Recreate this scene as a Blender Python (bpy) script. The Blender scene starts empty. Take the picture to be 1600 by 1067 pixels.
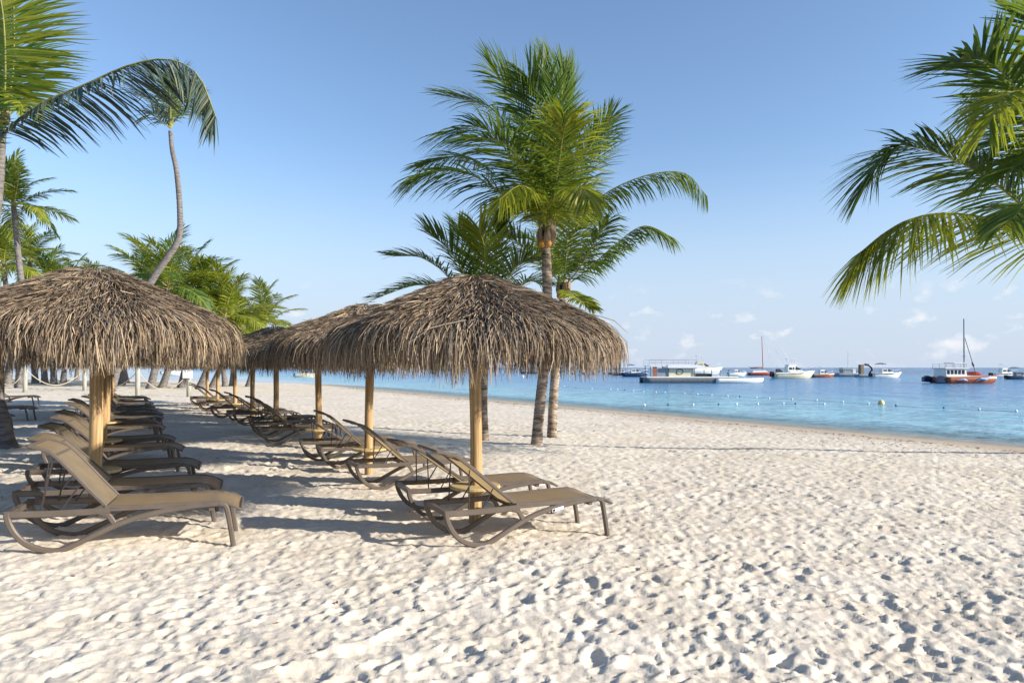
import bpy, math, random
import numpy as np
from mathutils import Vector, Matrix, Euler

# ------------------------------------------------------------------ camera, sky, sun, exposure
scene = bpy.context.scene
COL = scene.collection
FPX, EYE, HOR = 1067.0, 1.75, 574.0          # focal length in photo pixels, eye height, horizon row
cam_data = bpy.data.cameras.new('camera')
cam = bpy.data.objects.new('camera', cam_data); COL.objects.link(cam)
cam.location = (0, 0, EYE); cam.rotation_euler = (math.radians(90), 0, 0)
cam_data.sensor_width = 36.0; cam_data.lens = 24.0
cam_data.shift_y = 40.5 / 1600.0
cam_data.clip_start = 0.05; cam_data.clip_end = 30000
scene.camera = cam

SUN_EL = math.radians(22)
SUN_H = Vector((0.953, -0.303)).normalized()   # horizontal direction towards the sun
world = bpy.data.worlds.new('World'); scene.world = world; world.use_nodes = True
nt = world.node_tree; N = nt.nodes; L = nt.links
N.clear()
out = N.new('ShaderNodeOutputWorld'); bg = N.new('ShaderNodeBackground')
sky = N.new('ShaderNodeTexSky'); sky.sky_type = 'NISHITA'; sky.sun_disc = False
sky.sun_elevation = SUN_EL
sky.sun_rotation = math.atan2(SUN_H.x, SUN_H.y)
sky.altitude = 0; sky.air_density = 1.0; sky.dust_density = 0.6; sky.ozone_density = 2.4
bg.inputs['Strength'].default_value = 0.13
# small cumulus near the horizon, all the way round
tc = N.new('ShaderNodeTexCoord')
mp = N.new('ShaderNodeMapping'); mp.inputs['Scale'].default_value = (19, 19, 30); mp.inputs['Location'].default_value = (12.1, 6.4, 0.4)
nz = N.new('ShaderNodeTexNoise'); nz.inputs['Scale'].default_value = 1.0; nz.inputs['Detail'].default_value = 9; nz.inputs['Roughness'].default_value = 0.58
L.new(tc.outputs['Generated'], mp.inputs['Vector']); L.new(mp.outputs['Vector'], nz.inputs['Vector'])
sep = N.new('ShaderNodeSeparateXYZ'); L.new(tc.outputs['Generated'], sep.inputs[0])
band = N.new('ShaderNodeValToRGB')
cr = band.color_ramp; cr.elements[0].position = 0.0; cr.elements[0].color = (0.35, 0.35, 0.35, 1)
cr.elements[1].position = 0.125; cr.elements[1].color = (0, 0, 0, 1)
e = cr.elements.new(0.045); e.color = (1, 1, 1, 1)
e = cr.elements.new(0.085); e.color = (0.75, 0.75, 0.75, 1)
L.new(sep.outputs['Z'], band.inputs[0])
thr = N.new('ShaderNodeMapRange'); thr.inputs['From Min'].default_value = 0.56; thr.inputs['From Max'].default_value = 0.72
L.new(nz.outputs['Fac'], thr.inputs['Value'])
mul = N.new('ShaderNodeMath'); mul.operation = 'MULTIPLY'; L.new(thr.outputs[0], mul.inputs[0]); L.new(band.outputs[0], mul.inputs[1])
mixc = N.new('ShaderNodeMix'); mixc.data_type = 'RGBA'
L.new(mul.outputs[0], mixc.inputs['Factor']); 
# pale marine haze low on the horizon, the same all the way round
hz = N.new('ShaderNodeMapRange'); hz.interpolation_type = 'SMOOTHERSTEP'
hz.inputs['From Min'].default_value = -0.02; hz.inputs['From Max'].default_value = 0.34; hz.inputs['To Min'].default_value = 0.92; hz.inputs['To Max'].default_value = 0.0
L.new(sep.outputs['Z'], hz.inputs['Value'])
mixh = N.new('ShaderNodeMix'); mixh.data_type = 'RGBA'; L.new(hz.outputs[0], mixh.inputs['Factor']); tint = N.new('ShaderNodeMix'); tint.data_type = 'RGBA'; tint.blend_type = 'MULTIPLY'; tint.inputs['Factor'].default_value = 1; tint.inputs[7].default_value = (.94, .96, 1.0, 1); L.new(sky.outputs[0], tint.inputs[6]); L.new(tint.outputs[2], mixh.inputs[6]); mixh.inputs[7].default_value = (2.72, 3.2, 4.0, 1)
L.new(mixh.outputs[2], mixc.inputs[6]); mixc.inputs[7].default_value = (4.5, 4.5, 4.6, 1)
L.new(mixc.outputs[2], bg.inputs['Color']); L.new(bg.outputs[0], out.inputs[0])

sd = bpy.data.lights.new('sun', 'SUN'); sd.energy = 5.0; sd.angle = math.radians(0.53); sd.color = (1.0, 0.93, 0.83)
sun = bpy.data.objects.new('sun', sd); COL.objects.link(sun)
to_sun = Vector((SUN_H.x * math.cos(SUN_EL), SUN_H.y * math.cos(SUN_EL), math.sin(SUN_EL)))
sun.rotation_euler = to_sun.to_track_quat('Z', 'Y').to_euler(); sun.location = (10, -5, 20)
vs = scene.view_settings
vs.view_transform = 'Standard'; vs.look = 'None'; vs.gamma = 1.0; vs.exposure = 0.77; vs.use_curve_mapping = False

# ------------------------------------------------------------------ helpers
SEA = -0.57
def base_h(X, Y):
    X = np.asarray(X, float); Y = np.asarray(Y, float)
    s = .875 * X + .485 * Y
    s = np.where(Y > 95, s + (Y - 95) * 1.0, s)
    h = -.03 * (s - 3.5)
    h = np.where(s < -4, .225 + .25 * (1 - np.exp(np.minimum(0, (s + 4)) * .03)), h)
    return np.maximum(np.where(s > 24, -.615 - .06 * (s - 24), h), -9.0)
def gpt(px, py):
    h = 0.0
    for _ in range(12):
        Y = FPX * (EYE - h) / (py - HOR); X = (px - 800) / FPX * Y
        h = .5 * h + .5 * float(base_h(X, Y))
    return Vector((X, Y, h))
def at(px, py, Y):
    return Vector(((px - 800) / FPX * Y, Y, EYE - (py - HOR) / FPX * Y))
def sea_pt(px, py):
    Y = FPX * (EYE - SEA) / (py - HOR)
    return Vector(((px - 800) / FPX * Y, Y, SEA))

def new_mesh(name, V, F, mats, mi=None, smooth=False):
    me = bpy.data.meshes.new(name); me.from_pydata([tuple(v) for v in V], [], F); me.update()
    for m in mats: me.materials.append(m)
    if mi is not None: me.polygons.foreach_set('material_index', mi)
    if smooth: me.polygons.foreach_set('use_smooth', [True] * len(me.polygons))
    return me
def link(name, me, parent=None, loc=None, rot=None):
    o = bpy.data.objects.new(name, me); COL.objects.link(o)
    if parent is not None: o.parent = parent
    if loc is not None: o.location = loc
    if rot is not None: o.rotation_euler = rot
    return o
def tag(o, label, cat, group=None, kind=None):
    if label: o['label'] = label
    if cat: o['category'] = cat
    if group: o['group'] = group
    if kind: o['kind'] = kind
    return o
def empty(name, loc, rz=0.0):
    o = bpy.data.objects.new(name, None); COL.objects.link(o); o.location = loc; o.rotation_euler = (0, 0, rz)
    o.empty_display_size = .2
    return o

class MB:
    """collects simple shapes into one mesh"""
    def __init__(s): s.V = []; s.F = []
    def add(s, V, F):
        k = len(s.V); s.V += [Vector(v) for v in V]; s.F += [tuple(i + k for i in f) for f in F]
    def box(s, x0, x1, y0, y1, z0, z1):
        s.add([(x0,y0,z0),(x1,y0,z0),(x1,y1,z0),(x0,y1,z0),(x0,y0,z1),(x1,y0,z1),(x1,y1,z1),(x0,y1,z1)],
              [(3,2,1,0),(4,5,6,7),(0,1,5,4),(1,2,6,5),(2,3,7,6),(3,0,4,7)])
    def prism(s, poly, y0, y1):      # side outline in x,z extruded across y
        n = len(poly)
        V = [(p[0], y0, p[1]) for p in poly] + [(p[0], y1, p[1]) for p in poly]
        F = [tuple(range(n)), tuple(range(2 * n - 1, n - 1, -1))]
        F += [(i, i + n, (i + 1) % n + n, (i + 1) % n) for i in range(n)]
        s.add(V, F)
    def tube(s, pts, r, n=8, caps=True):
        pts = [Vector(p) for p in pts]
        rs = r if isinstance(r, (list, tuple)) else [r] * len(pts)
        T = []
        for i in range(len(pts)):
            a = pts[max(0, i - 1)]; b = pts[min(len(pts) - 1, i + 1)]
            T.append((b - a).normalized())
        ref = Vector((0, 0, 1)) if abs(T[0].z) < .9 else Vector((1, 0, 0))
        u = T[0].cross(ref).normalized()
        V = []; F = []
        for i, p in enumerate(pts):
            u = (u - T[i] * u.dot(T[i])).normalized(); w = T[i].cross(u)
            for k in range(n):
                a = 2 * math.pi * k / n
                V.append(p + (u * math.cos(a) + w * math.sin(a)) * rs[i])
        for i in range(len(pts) - 1):
            for k in range(n):
                k2 = (k + 1) % n
                F.append((i * n + k, i * n + k2, (i + 1) * n + k2, (i + 1) * n + k))
        if caps:
            F.append(tuple(range(n - 1, -1, -1))); F.append(tuple((len(pts) - 1) * n + k for k in range(n)))
        s.add(V, F)
    def bar(s, pts, w, h, bev=.25):  # planar x,z path at given y, rounded-rectangle section: w across y, h in the plane
        y = pts[0][1]; P = [Vector((p[0], p[2])) for p in pts]
        sec = []
        b = min(w, h) * bev
        for sx, sy in ((1, 1), (-1, 1), (-1, -1), (1, -1)):
            c = [(sx * (w / 2), sy * (h / 2 - b)), (sx * (w / 2 - b), sy * h / 2)]
            if sx * sy < 0: c.reverse()
            sec += c
        n = len(sec); V = []; F = []
        for i, p in enumerate(P):
            t = (P[min(i + 1, len(P) - 1)] - P[max(i - 1, 0)]).normalized(); nn = Vector((-t.y, t.x))
            hs = 1.0
            for a, c in sec:
                q = p + nn * c * hs
                V.append((q.x, y + a, q.y))
        for i in range(len(P) - 1):
            for k in range(n):
                k2 = (k + 1) % n
                F.append((i * n + k, i * n + k2, (i + 1) * n + k2, (i + 1) * n + k))
        F.append(tuple(range(n - 1, -1, -1))); F.append(tuple((len(P) - 1) * n + k for k in range(n)))
        s.add(V, F)
    def lathe(s, prof, n=20, c=(0, 0, 0)):
        V = []; F = []
        for r, z in prof:
            for k in range(n):
                a = 2 * math.pi * k / n; V.append((c[0] + r * math.cos(a), c[1] + r * math.sin(a), c[2] + z))
        for i in range(len(prof) - 1):
            for k in range(n):
                k2 = (k + 1) % n
                F.append((i * n + k, i * n + k2, (i + 1) * n + k2, (i + 1) * n + k))
        F.append(tuple(range(n - 1, -1, -1))); F.append(tuple((len(prof) - 1) * n + k for k in range(n)))
        s.add(V, F)
    def mesh(s, name, mat, smooth=False):
        return new_mesh(name, s.V, s.F, [mat], smooth=smooth)
    def build(s, name, mat, parent=None, smooth=False, loc=None, rot=None):
        return link(name, s.mesh(name, mat, smooth), parent, loc, rot)

def spline(pts, n):
    """Catmull-Rom through pts, n samples"""
    P = [Vector(p) for p in pts]; P = [P[0] * 2 - P[1]] + P + [P[-1] * 2 - P[-2]]
    out = []; m = len(P) - 3
    for i in range(n):
        u = i / (n - 1) * m; k = min(int(u), m - 1); t = u - k
        a, b, c, d = P[k], P[k + 1], P[k + 2], P[k + 3]
        out.append(.5 * ((2 * b) + (c - a) * t + (2 * a - 5 * b + 4 * c - d) * t * t + (3 * b - a - 3 * c + d) * t ** 3))
    return out

# ------------------------------------------------------------------ materials
def mat(name):
    m = bpy.data.materials.new(name); m.use_nodes = True
    n = m.node_tree.nodes; b = n['Principled BSDF']
    return m, n, m.node_tree.links, b
def rgb(c): return (c[0], c[1], c[2], 1)
def simple(name, c, rough=.6, spec=.3, var=.12, scale=6.0, metallic=0.0, bump=0.0):
    m, n, l, b = mat(name)
    tc = n.new('ShaderNodeTexCoord'); t = n.new('ShaderNodeTexNoise'); t.inputs['Scale'].default_value = scale; t.inputs['Detail'].default_value = 5
    l.new(tc.outputs['Object'], t.inputs['Vector'])
    r = n.new('ShaderNodeValToRGB')
    r.color_ramp.elements[0].position = .3; r.color_ramp.elements[1].position = .7
    r.color_ramp.elements[0].color = rgb([x * (1 - var) for x in c]); r.color_ramp.elements[1].color = rgb([min(1, x * (1 + var)) for x in c])
    l.new(t.outputs['Fac'], r.inputs[0]); l.new(r.outputs[0], b.inputs['Base Color'])
    b.inputs['Roughness'].default_value = rough; b.inputs['Specular IOR Level'].default_value = spec; b.inputs['Metallic'].default_value = metallic
    if bump:
        bp = n.new('ShaderNodeBump'); bp.inputs['Strength'].default_value = bump; bp.inputs['Distance'].default_value = .01
        l.new(t.outputs['Fac'], bp.inputs['Height']); l.new(bp.outputs[0], b.inputs['Normal'])
    return m

def make_sand():
    m, n, l, b = mat('sand')
    g = n.new('ShaderNodeNewGeometry')
    t1 = n.new('ShaderNodeTexNoise'); t1.inputs['Scale'].default_value = 1.3; t1.inputs['Detail'].default_value = 6
    t2 = n.new('ShaderNodeTexNoise'); t2.inputs['Scale'].default_value = 26; t2.inputs['Detail'].default_value = 8; t2.inputs['Roughness'].default_value = .65
    t3 = n.new('ShaderNodeTexNoise'); t3.inputs['Scale'].default_value = 420; t3.inputs['Detail'].default_value = 3
    for t in (t1, t2, t3): l.new(g.outputs['Position'], t.inputs['Vector'])
    r = n.new('ShaderNodeValToRGB'); r.color_ramp.elements[0].position = .35; r.color_ramp.elements[1].position = .68
    r.color_ramp.elements[0].color = (.60, .525, .42, 1); r.color_ramp.elements[1].color = (.70, .63, .525, 1)
    l.new(t1.outputs['Fac'], r.inputs[0])
    mx = n.new('ShaderNodeMix'); mx.data_type = 'RGBA'; mx.blend_type = 'MULTIPLY'; mx.inputs['Factor'].default_value = 1
    r2 = n.new('ShaderNodeValToRGB'); r2.color_ramp.elements[0].position = .25; r2.color_ramp.elements[1].position = .6
    r2.color_ramp.elements[0].color = (.84, .81, .78, 1); r2.color_ramp.elements[1].color = (1, 1, 1, 1)
    l.new(t2.outputs['Fac'], r2.inputs[0])
    l.new(r.outputs[0], mx.inputs[6]); l.new(r2.outputs[0], mx.inputs[7])
    # damp sand and weed line by the water's edge
    sp = n.new('ShaderNodeSeparateXYZ'); l.new(g.outputs['Position'], sp.inputs[0])
    wet = n.new('ShaderNodeMapRange'); wet.inputs['From Min'].default_value = -.47; wet.inputs['From Max'].default_value = -.57
    l.new(sp.outputs['Z'], wet.inputs['Value'])
    mw = n.new('ShaderNodeMix'); mw.data_type = 'RGBA'; l.new(wet.outputs[0], mw.inputs['Factor'])
    l.new(mx.outputs[2], mw.inputs[6]); mw.inputs[7].default_value = (.40, .31, .22, 1)
    l.new(mw.outputs[2], b.inputs['Base Color'])
    b.inputs['Roughness'].default_value = .95; b.inputs['Specular IOR Level'].default_value = .12
    b1 = n.new('ShaderNodeBump'); b1.inputs['Strength'].default_value = .5; b1.inputs['Distance'].default_value = .02
    b2 = n.new('ShaderNodeBump'); b2.inputs['Strength'].default_value = .25; b2.inputs['Distance'].default_value = .003
    l.new(t2.outputs['Fac'], b1.inputs['Height']); l.new(t3.outputs['Fac'], b2.inputs['Height'])
    l.new(b1.outputs[0], b2.inputs['Normal']); l.new(b2.outputs[0], b.inputs['Normal'])
    return m
def make_water():
    m, n, l, b = mat('sea_water')
    g = n.new('ShaderNodeNewGeometry')
    dot = n.new('ShaderNodeVectorMath'); dot.operation = 'DOT_PRODUCT'; dot.inputs[1].default_value = (.875, .485, 0)
    l.new(g.outputs['Position'], dot.inputs[0])
    tn = n.new('ShaderNodeTexNoise'); tn.inputs['Scale'].default_value = .035; tn.inputs['Detail'].default_value = 4
    l.new(g.outputs['Position'], tn.inputs['Vector'])
    ad = n.new('ShaderNodeMath'); ad.operation = 'MULTIPLY_ADD'; ad.inputs[1].default_value = 26; l.new(tn.outputs['Fac'], ad.inputs[0]); l.new(dot.outputs['Value'], ad.inputs[2])
    # colour of the water body by its depth over the sand bed
    mr = n.new('ShaderNodeMapRange'); mr.inputs['From Min'].default_value = 32; mr.inputs['From Max'].default_value = 300
    l.new(ad.outputs[0], mr.inputs['Value'])
    r = n.new('ShaderNodeValToRGB'); cr = r.color_ramp
    cr.elements[0].position = 0; cr.elements[0].color = (.26, .47, .52, 1)
    cr.elements[1].position = 1; cr.elements[1].color = (.015, .10, .24, 1)
    for p, c in ((.05, (.17, .40, .50)), (.13, (.085, .25, .43)), (.3, (.05, .19, .38)), (.55, (.05, .22, .38))):
        e = cr.elements.new(p); e.color = rgb(c)
    l.new(mr.outputs[0], r.inputs[0]); l.new(r.outputs[0], b.inputs['Base Color'])
    b.inputs['Roughness'].default_value = .16; b.inputs['IOR'].default_value = 1.33
    mp = n.new('ShaderNodeMapping'); mp.inputs['Rotation'].default_value = (0, 0, math.radians(-18)); mp.inputs['Scale'].default_value = (.45, 1.3, 1)
    l.new(g.outputs['Position'], mp.inputs['Vector'])
    w1 = n.new('ShaderNodeTexNoise'); w1.inputs['Scale'].default_value = .55; w1.inputs['Detail'].default_value = 5; w1.inputs['Roughness'].default_value = .55
    w2 = n.new('ShaderNodeTexNoise'); w2.inputs['Scale'].default_value = 3.2; w2.inputs['Detail'].default_value = 3
    l.new(mp.outputs[0], w1.inputs['Vector']); l.new(mp.outputs[0], w2.inputs['Vector'])
    b1 = n.new('ShaderNodeBump'); b1.inputs['Strength'].default_value = 1.0; b1.inputs['Distance'].default_value = 1.3
    b2 = n.new('ShaderNodeBump'); b2.inputs['Strength'].default_value = .8; b2.inputs['Distance'].default_value = .22
    l.new(w1.outputs['Fac'], b1.inputs['Height']); l.new(w2.outputs['Fac'], b2.inputs['Height'])
    l.new(b1.outputs[0], b2.inputs['Normal']); l.new(b2.outputs[0], b.inputs['Normal'])
    # the last hand's breadth of water lets the sand show through
    sh = n.new('ShaderNodeMapRange'); sh.inputs['From Min'].default_value = 22.4; sh.inputs['From Max'].default_value = 27.5
    l.new(dot.outputs['Value'], sh.inputs['Value'])
    tr = n.new('ShaderNodeBsdfTransparent'); ms = n.new('ShaderNodeMixShader'); o = n['Material Output']
    fl = n.new('ShaderNodeMath'); fl.operation = 'MULTIPLY_ADD'; fl.inputs[1].default_value = .75; fl.inputs[2].default_value = .25
    l.new(sh.outputs[0], fl.inputs[0]); l.new(fl.outputs[0], ms.inputs[0]); l.new(tr.outputs[0], ms.inputs[1]); l.new(b.outputs[0], ms.inputs[2]); l.new(ms.outputs[0], o.inputs['Surface'])
    return m
def make_island(name, stops, rough=.7, trans=0.0, spec=.3, tcol=None):
    """colour differs from blade to blade"""
    m, n, l, b = mat(name)
    g = n.new('ShaderNodeNewGeometry'); r = n.new('ShaderNodeValToRGB'); cr = r.color_ramp
    cr.elements[0].position = stops[0][0]; cr.elements[0].color = rgb(stops[0][1])
    cr.elements[1].position = stops[-1][0]; cr.elements[1].color = rgb(stops[-1][1])
    for p, c in stops[1:-1]: e = cr.elements.new(p); e.color = rgb(c)
    l.new(g.outputs['Random Per Island'], r.inputs[0]); l.new(r.outputs[0], b.inputs['Base Color'])
    b.inputs['Roughness'].default_value = rough; b.inputs['Specular IOR Level'].default_value = spec
    if trans:
        t = n.new('ShaderNodeBsdfTranslucent'); ms = n.new('ShaderNodeMixShader'); ms.inputs[0].default_value = trans
        if tcol: t.inputs['Color'].default_value = rgb(tcol)
        else: l.new(r.outputs[0], t.inputs['Color'])
        l.new(b.outputs[0], ms.inputs[1]); l.new(t.outputs[0], ms.inputs[2]); l.new(ms.outputs[0], n['Material Output'].inputs['Surface'])
    return m
def make_wood(name, c0, c1, sc=(26, 26, 1.6), rough=.65):
    m, n, l, b = mat(name)
    tc = n.new('ShaderNodeTexCoord'); mp = n.new('ShaderNodeMapping'); mp.inputs['Scale'].default_value = sc
    t = n.new('ShaderNodeTexNoise'); t.inputs['Scale'].default_value = 1.0; t.inputs['Detail'].default_value = 7; t.inputs['Roughness'].default_value = .6
    l.new(tc.outputs['Object'], mp.inputs[0]); l.new(mp.outputs[0], t.inputs['Vector'])
    r = n.new('ShaderNodeValToRGB'); cr = r.color_ramp
    cr.elements[0].position = .32; cr.elements[0].color = rgb([x * .45 for x in c0]); cr.elements[1].position = .75; cr.elements[1].color = rgb(c1)
    e = cr.elements.new(.43); e.color = rgb(c0)
    l.new(t.outputs['Fac'], r.inputs[0]); l.new(r.outputs[0], b.inputs['Base Color'])
    b.inputs['Roughness'].default_value = rough; b.inputs['Specular IOR Level'].default_value = .25
    bp = n.new('ShaderNodeBump'); bp.inputs['Strength'].default_value = .5; bp.inputs['Distance'].default_value = .01
    l.new(t.outputs['Fac'], bp.inputs['Height']); l.new(bp.outputs[0], b.inputs['Normal'])
    return m
def make_trunk(nm='palm_bark', c0=(.05, .033, .022), c1=(.22, .165, .12), c2=(.44, .36, .28)):
    m, n, l, b = mat(nm)
    g = n.new('ShaderNodeNewGeometry')
    mp = n.new('ShaderNodeMapping'); mp.inputs['Scale'].default_value = (3.5, 3.5, 17)
    l.new(g.outputs['Position'], mp.inputs[0])
    t = n.new('ShaderNodeTexNoise'); t.inputs['Scale'].default_value = 1; t.inputs['Detail'].default_value = 6; t.inputs['Roughness'].default_value = .7
    l.new(mp.outputs[0], t.inputs['Vector'])
    r = n.new('ShaderNodeValToRGB'); cr = r.color_ramp
    cr.elements[0].position = .34; cr.elements[0].color = rgb(c0); cr.elements[1].position = .62; cr.elements[1].color = rgb(c2)
    e = cr.elements.new(.48); e.color = rgb(c1)
    l.new(t.outputs['Fac'], r.inputs[0]); l.new(r.outputs[0], b.inputs['Base Color'])
    b.inputs['Roughness'].default_value = .9; b.inputs['Specular IOR Level'].default_value = .15
    bp = n.new('ShaderNodeBump'); bp.inputs['Strength'].default_value = .8; bp.inputs['Distance'].default_value = .02
    l.new(t.outputs['Fac'], bp.inputs['Height']); l.new(bp.outputs[0], b.inputs['Normal'])
    return m
def make_sling():
    m, n, l, b = mat('sling_mesh_fabric')
    tc = n.new('ShaderNodeTexCoord'); t = n.new('ShaderNodeTexNoise'); t.inputs['Scale'].default_value = 5; t.inputs['Detail'].default_value = 6
    l.new(tc.outputs['Object'], t.inputs['Vector'])
    r = n.new('ShaderNodeValToRGB'); r.color_ramp.elements[0].position = .3; r.color_ramp.elements[1].position = .7
    r.color_ramp.elements[0].color = (.21, .165, .11, 1); r.color_ramp.elements[1].color = (.28, .22, .15, 1)
    l.new(t.outputs['Fac'], r.inputs[0]); l.new(r.outputs[0], b.inputs['Base Color'])
    b.inputs['Roughness'].default_value = .5; b.inputs['Specular IOR Level'].default_value = .35
    tr = n.new('ShaderNodeBsdfTranslucent'); tr.inputs['Color'].default_value = (.50, .36, .18, 1)
    ms = n.new('ShaderNodeMixShader'); ms.inputs[0].default_value = .42
    l.new(b.outputs[0], ms.inputs[1]); l.new(tr.outputs[0], ms.inputs[2]); l.new(ms.outputs[0], n['Material Output'].inputs['Surface'])
    return m

M = {}
M['sand'] = make_sand(); M['water'] = make_water()
M['thatch'] = make_island('thatch_straw', [(0, (.045, .031, .022)), (.2, (.12, .084, .056)), (.34, (.15, .125, .10)), (.4, (.23, .16, .095)), (.7, (.28, .20, .125)), (.8, (.27, .235, .19)), (.9, (.40, .295, .185)), (1, (.52, .40, .25))], .75, .12)
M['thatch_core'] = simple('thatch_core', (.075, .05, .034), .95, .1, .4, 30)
M['pole'] = make_wood('peeled_log', (.30, .18, .075), (.62, .44, .23), (30, 30, 1.1))
M['table'] = make_wood('table_wood', (.46, .33, .15), (.58, .44, .22), (5, 40, 5))
M['frame'] = simple('taupe_resin', (.105, .083, .065), .42, .4, .10, 7)
M['rod'] = simple('dark_rod', (.035, .028, .024), .4, .4)
M['sling'] = make_sling()
M['trunk'] = make_trunk(); M['trunk_grey'] = make_trunk('grey_palm_bark', (.07, .06, .055), (.15, .135, .125), (.22, .20, .185))
M['leaf'] = make_island('palm_leaf', [(0, (.026, .064, .014)), (.4, (.055, .112, .02)), (.8, (.105, .165, .028)), (1, (.21, .21, .05))], .5, .34, .25, (.20, .28, .03))
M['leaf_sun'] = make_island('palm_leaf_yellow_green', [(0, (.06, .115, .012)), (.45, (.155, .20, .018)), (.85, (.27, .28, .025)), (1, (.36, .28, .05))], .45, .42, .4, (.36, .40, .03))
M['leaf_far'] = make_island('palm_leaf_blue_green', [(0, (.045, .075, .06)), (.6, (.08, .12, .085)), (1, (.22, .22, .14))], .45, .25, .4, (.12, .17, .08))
M['rachis'] = simple('leaf_rib', (.26, .25, .06), .5, .4, .25, 3)
M['sheath'] = make_wood('leaf_sheath_fibre', (.22, .15, .095), (.36, .27, .18), (14, 14, 3), .9)
M['husk'] = simple('orange_leaf_base', (.55, .27, .045), .5, .35, .3, 9)
M['white'] = simple('white_gelcoat', (.78, .77, .72), .3, .5, .05, 2)
M['cream'] = simple('cream_gelcoat', (.66, .60, .45), .35, .5, .06, 2)
M['navy'] = simple('navy_gelcoat', (.018, .035, .085), .25, .5, .1, 2)
M['grey'] = simple('grey_aluminium', (.24, .27, .30), .4, .5, .12, 3)
M['darkgrey'] = simple('dark_grey_paint', (.055, .065, .08), .5, .4, .15, 3)
M['slate'] = simple('slate_paint', (.12, .135, .15), .5, .4, .15, 3)
M['black'] = simple('black_rubber', (.012, .013, .016), .5, .4)
M['glass'] = simple('tinted_glass', (.02, .03, .04), .08, .6)
M['orange'] = simple('orange_red_paint', (.30, .085, .03), .4, .45, .12, 2)
M['red'] = simple('dark_red_paint', (.27, .045, .03), .45, .4, .12, 2)
M['blue'] = simple('pale_blue_paint', (.25, .38, .58), .4, .4, .1, 2)
M['canvas'] = simple('white_canvas', (.74, .74, .73), .8, .2, .06, 4)
M['steel'] = simple('stainless_tube', (.55, .56, .58), .3, .5, .05, 2, .6)
M['rust'] = simple('rust_red_mast', (.33, .12, .07), .5, .4, .15, 3)
M['yellow'] = simple('pale_yellow_float', (.75, .58, .25), .5, .4, .1, 4)
M['post'] = make_wood('whitewashed_post', (.30, .29, .24), (.42, .41, .36), (14, 14, 2), .8)
M['rope'] = simple('pale_rope', (.48, .40, .28), .9, .1, .2, 40)
M['sign'] = simple('white_board', (.8, .8, .8), .5, .3, .03)

# ------------------------------------------------------------------ trampled sand
def stamp_tile(size, res, count, seed):
    rng = np.random.default_rng(seed); n = int(size / res); H = np.zeros((n, n))
    # soft hummocks, tileable
    yy, xx = np.meshgrid(np.arange(n), np.arange(n), indexing='ij')
    for _ in range(46):
        kx, ky = rng.integers(-9, 10, 2); k = math.hypot(kx, ky) + .5
        H += .018 / k ** .75 * np.sin(2 * np.pi * (kx * xx + ky * yy) / n + rng.uniform(0, 6.28))
    for _ in range(count):
        cx, cy = rng.uniform(0, n, 2)
        big = rng.random()
        a = rng.uniform(.06, .15) if big < .85 else rng.uniform(.14, .22)
        b = a * rng.uniform(.42, .85); th = rng.normal(.25, .7) if rng.random() < .6 else rng.uniform(0, 3.14)
        dep = rng.uniform(.025, .085) * (a / .12) ** .7
        w = int(2.1 * a / res) + 1
        ix = np.arange(int(cx) - w, int(cx) + w + 1); iy = np.arange(int(cy) - w, int(cy) + w + 1)
        dx = (ix[None, :] - cx) * res; dy = (iy[:, None] - cy) * res
        u = (dx * math.cos(th) + dy * math.sin(th)) / a; v = (-dx * math.sin(th) + dy * math.cos(th)) / b
        ang = np.arctan2(v, u)
        wob = 1 + .16 * np.sin(2 * ang + rng.uniform(0, 6.28)) + .10 * np.sin(3 * ang + rng.uniform(0, 6.28)) + .07 * np.sin(5 * ang + rng.uniform(0, 6.28))
        r = np.sqrt(u * u + v * v) / wob
        tilt = rng.normal(0, .35) * u + rng.normal(0, .35) * v
        pit = -dep * np.clip(1 - r ** 4, 0, 1) * (1 + .45 * tilt)
        side = .55 + .45 * np.cos(ang - rng.uniform(0, 6.28))
        rim = dep * .7 * np.exp(-((r - 1.18) / .2) ** 2) * side
        gx = np.ix_(iy % n, ix % n)
        old = H[gx]; mask = np.clip(1.25 - r, 0, 1) ** .5 * .7 * (r < 1.25)
        mean = old.mean()
        H[gx] = old * (1 - mask) + mean * mask + pit + rim
    return H
TA = stamp_tile(7.0, .0175, 1500, 3); TB = stamp_tile(9.2, .0184, 2500, 8)
def samp(T, size, x, y):
    n = T.shape[0]; fx = x / size * n; fy = y / size * n
    ix = np.floor(fx).astype(int); iy = np.floor(fy).astype(int); ax = fx - ix; ay = fy - iy
    g = lambda i, j: T[j % n, i % n]
    return g(ix, iy) * (1 - ax) * (1 - ay) + g(ix + 1, iy) * ax * (1 - ay) + g(ix, iy + 1) * (1 - ax) * ay + g(ix + 1, iy + 1) * ax * ay
def wave2(x, y):
    return .5 + .5 * np.sin(x * .37 + 1.3 * np.sin(y * .23)) * np.sin(y * .31 + 1.1 * np.sin(x * .19 + 2))
def detail(X, Y):
    c, s_ = math.cos(.66), math.sin(.66)
    w = np.clip((wave2(X, Y) - .25) * 2, 0, 1)
    a = samp(TA, 5.4, X + 50, Y + 50); b = samp(TB, 6.8, X * c + Y * s_ + 90, -X * s_ + Y * c + 90)
    h = a * (1 - w) + b * w
    s = .875 * X + .485 * Y
    k = np.clip((22.2 - s) / 3.0, 0, 1) * .8 + .12
    k = np.where(s > 22.2, .0, k)
    f = samp(TB, 3.3, X * .8 - Y * .6 + 70, X * .6 + Y * .8 + 70)
    return k * (h * (.18 + .14 * wave2(X * .8 + 3, Y * 1.1 + 1)) + .13 * f) + .05 * (wave2(X * 1.9 + 5, Y * 1.7) - .5) * np.clip((22 - s) / 4, 0, 1)
def sand_h(X, Y): return base_h(X, Y) + detail(np.asarray(X, float), np.asarray(Y, float))
def ground_z(x, y): return float(sand_h(np.array([x]), np.array([y]))[0])
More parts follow.
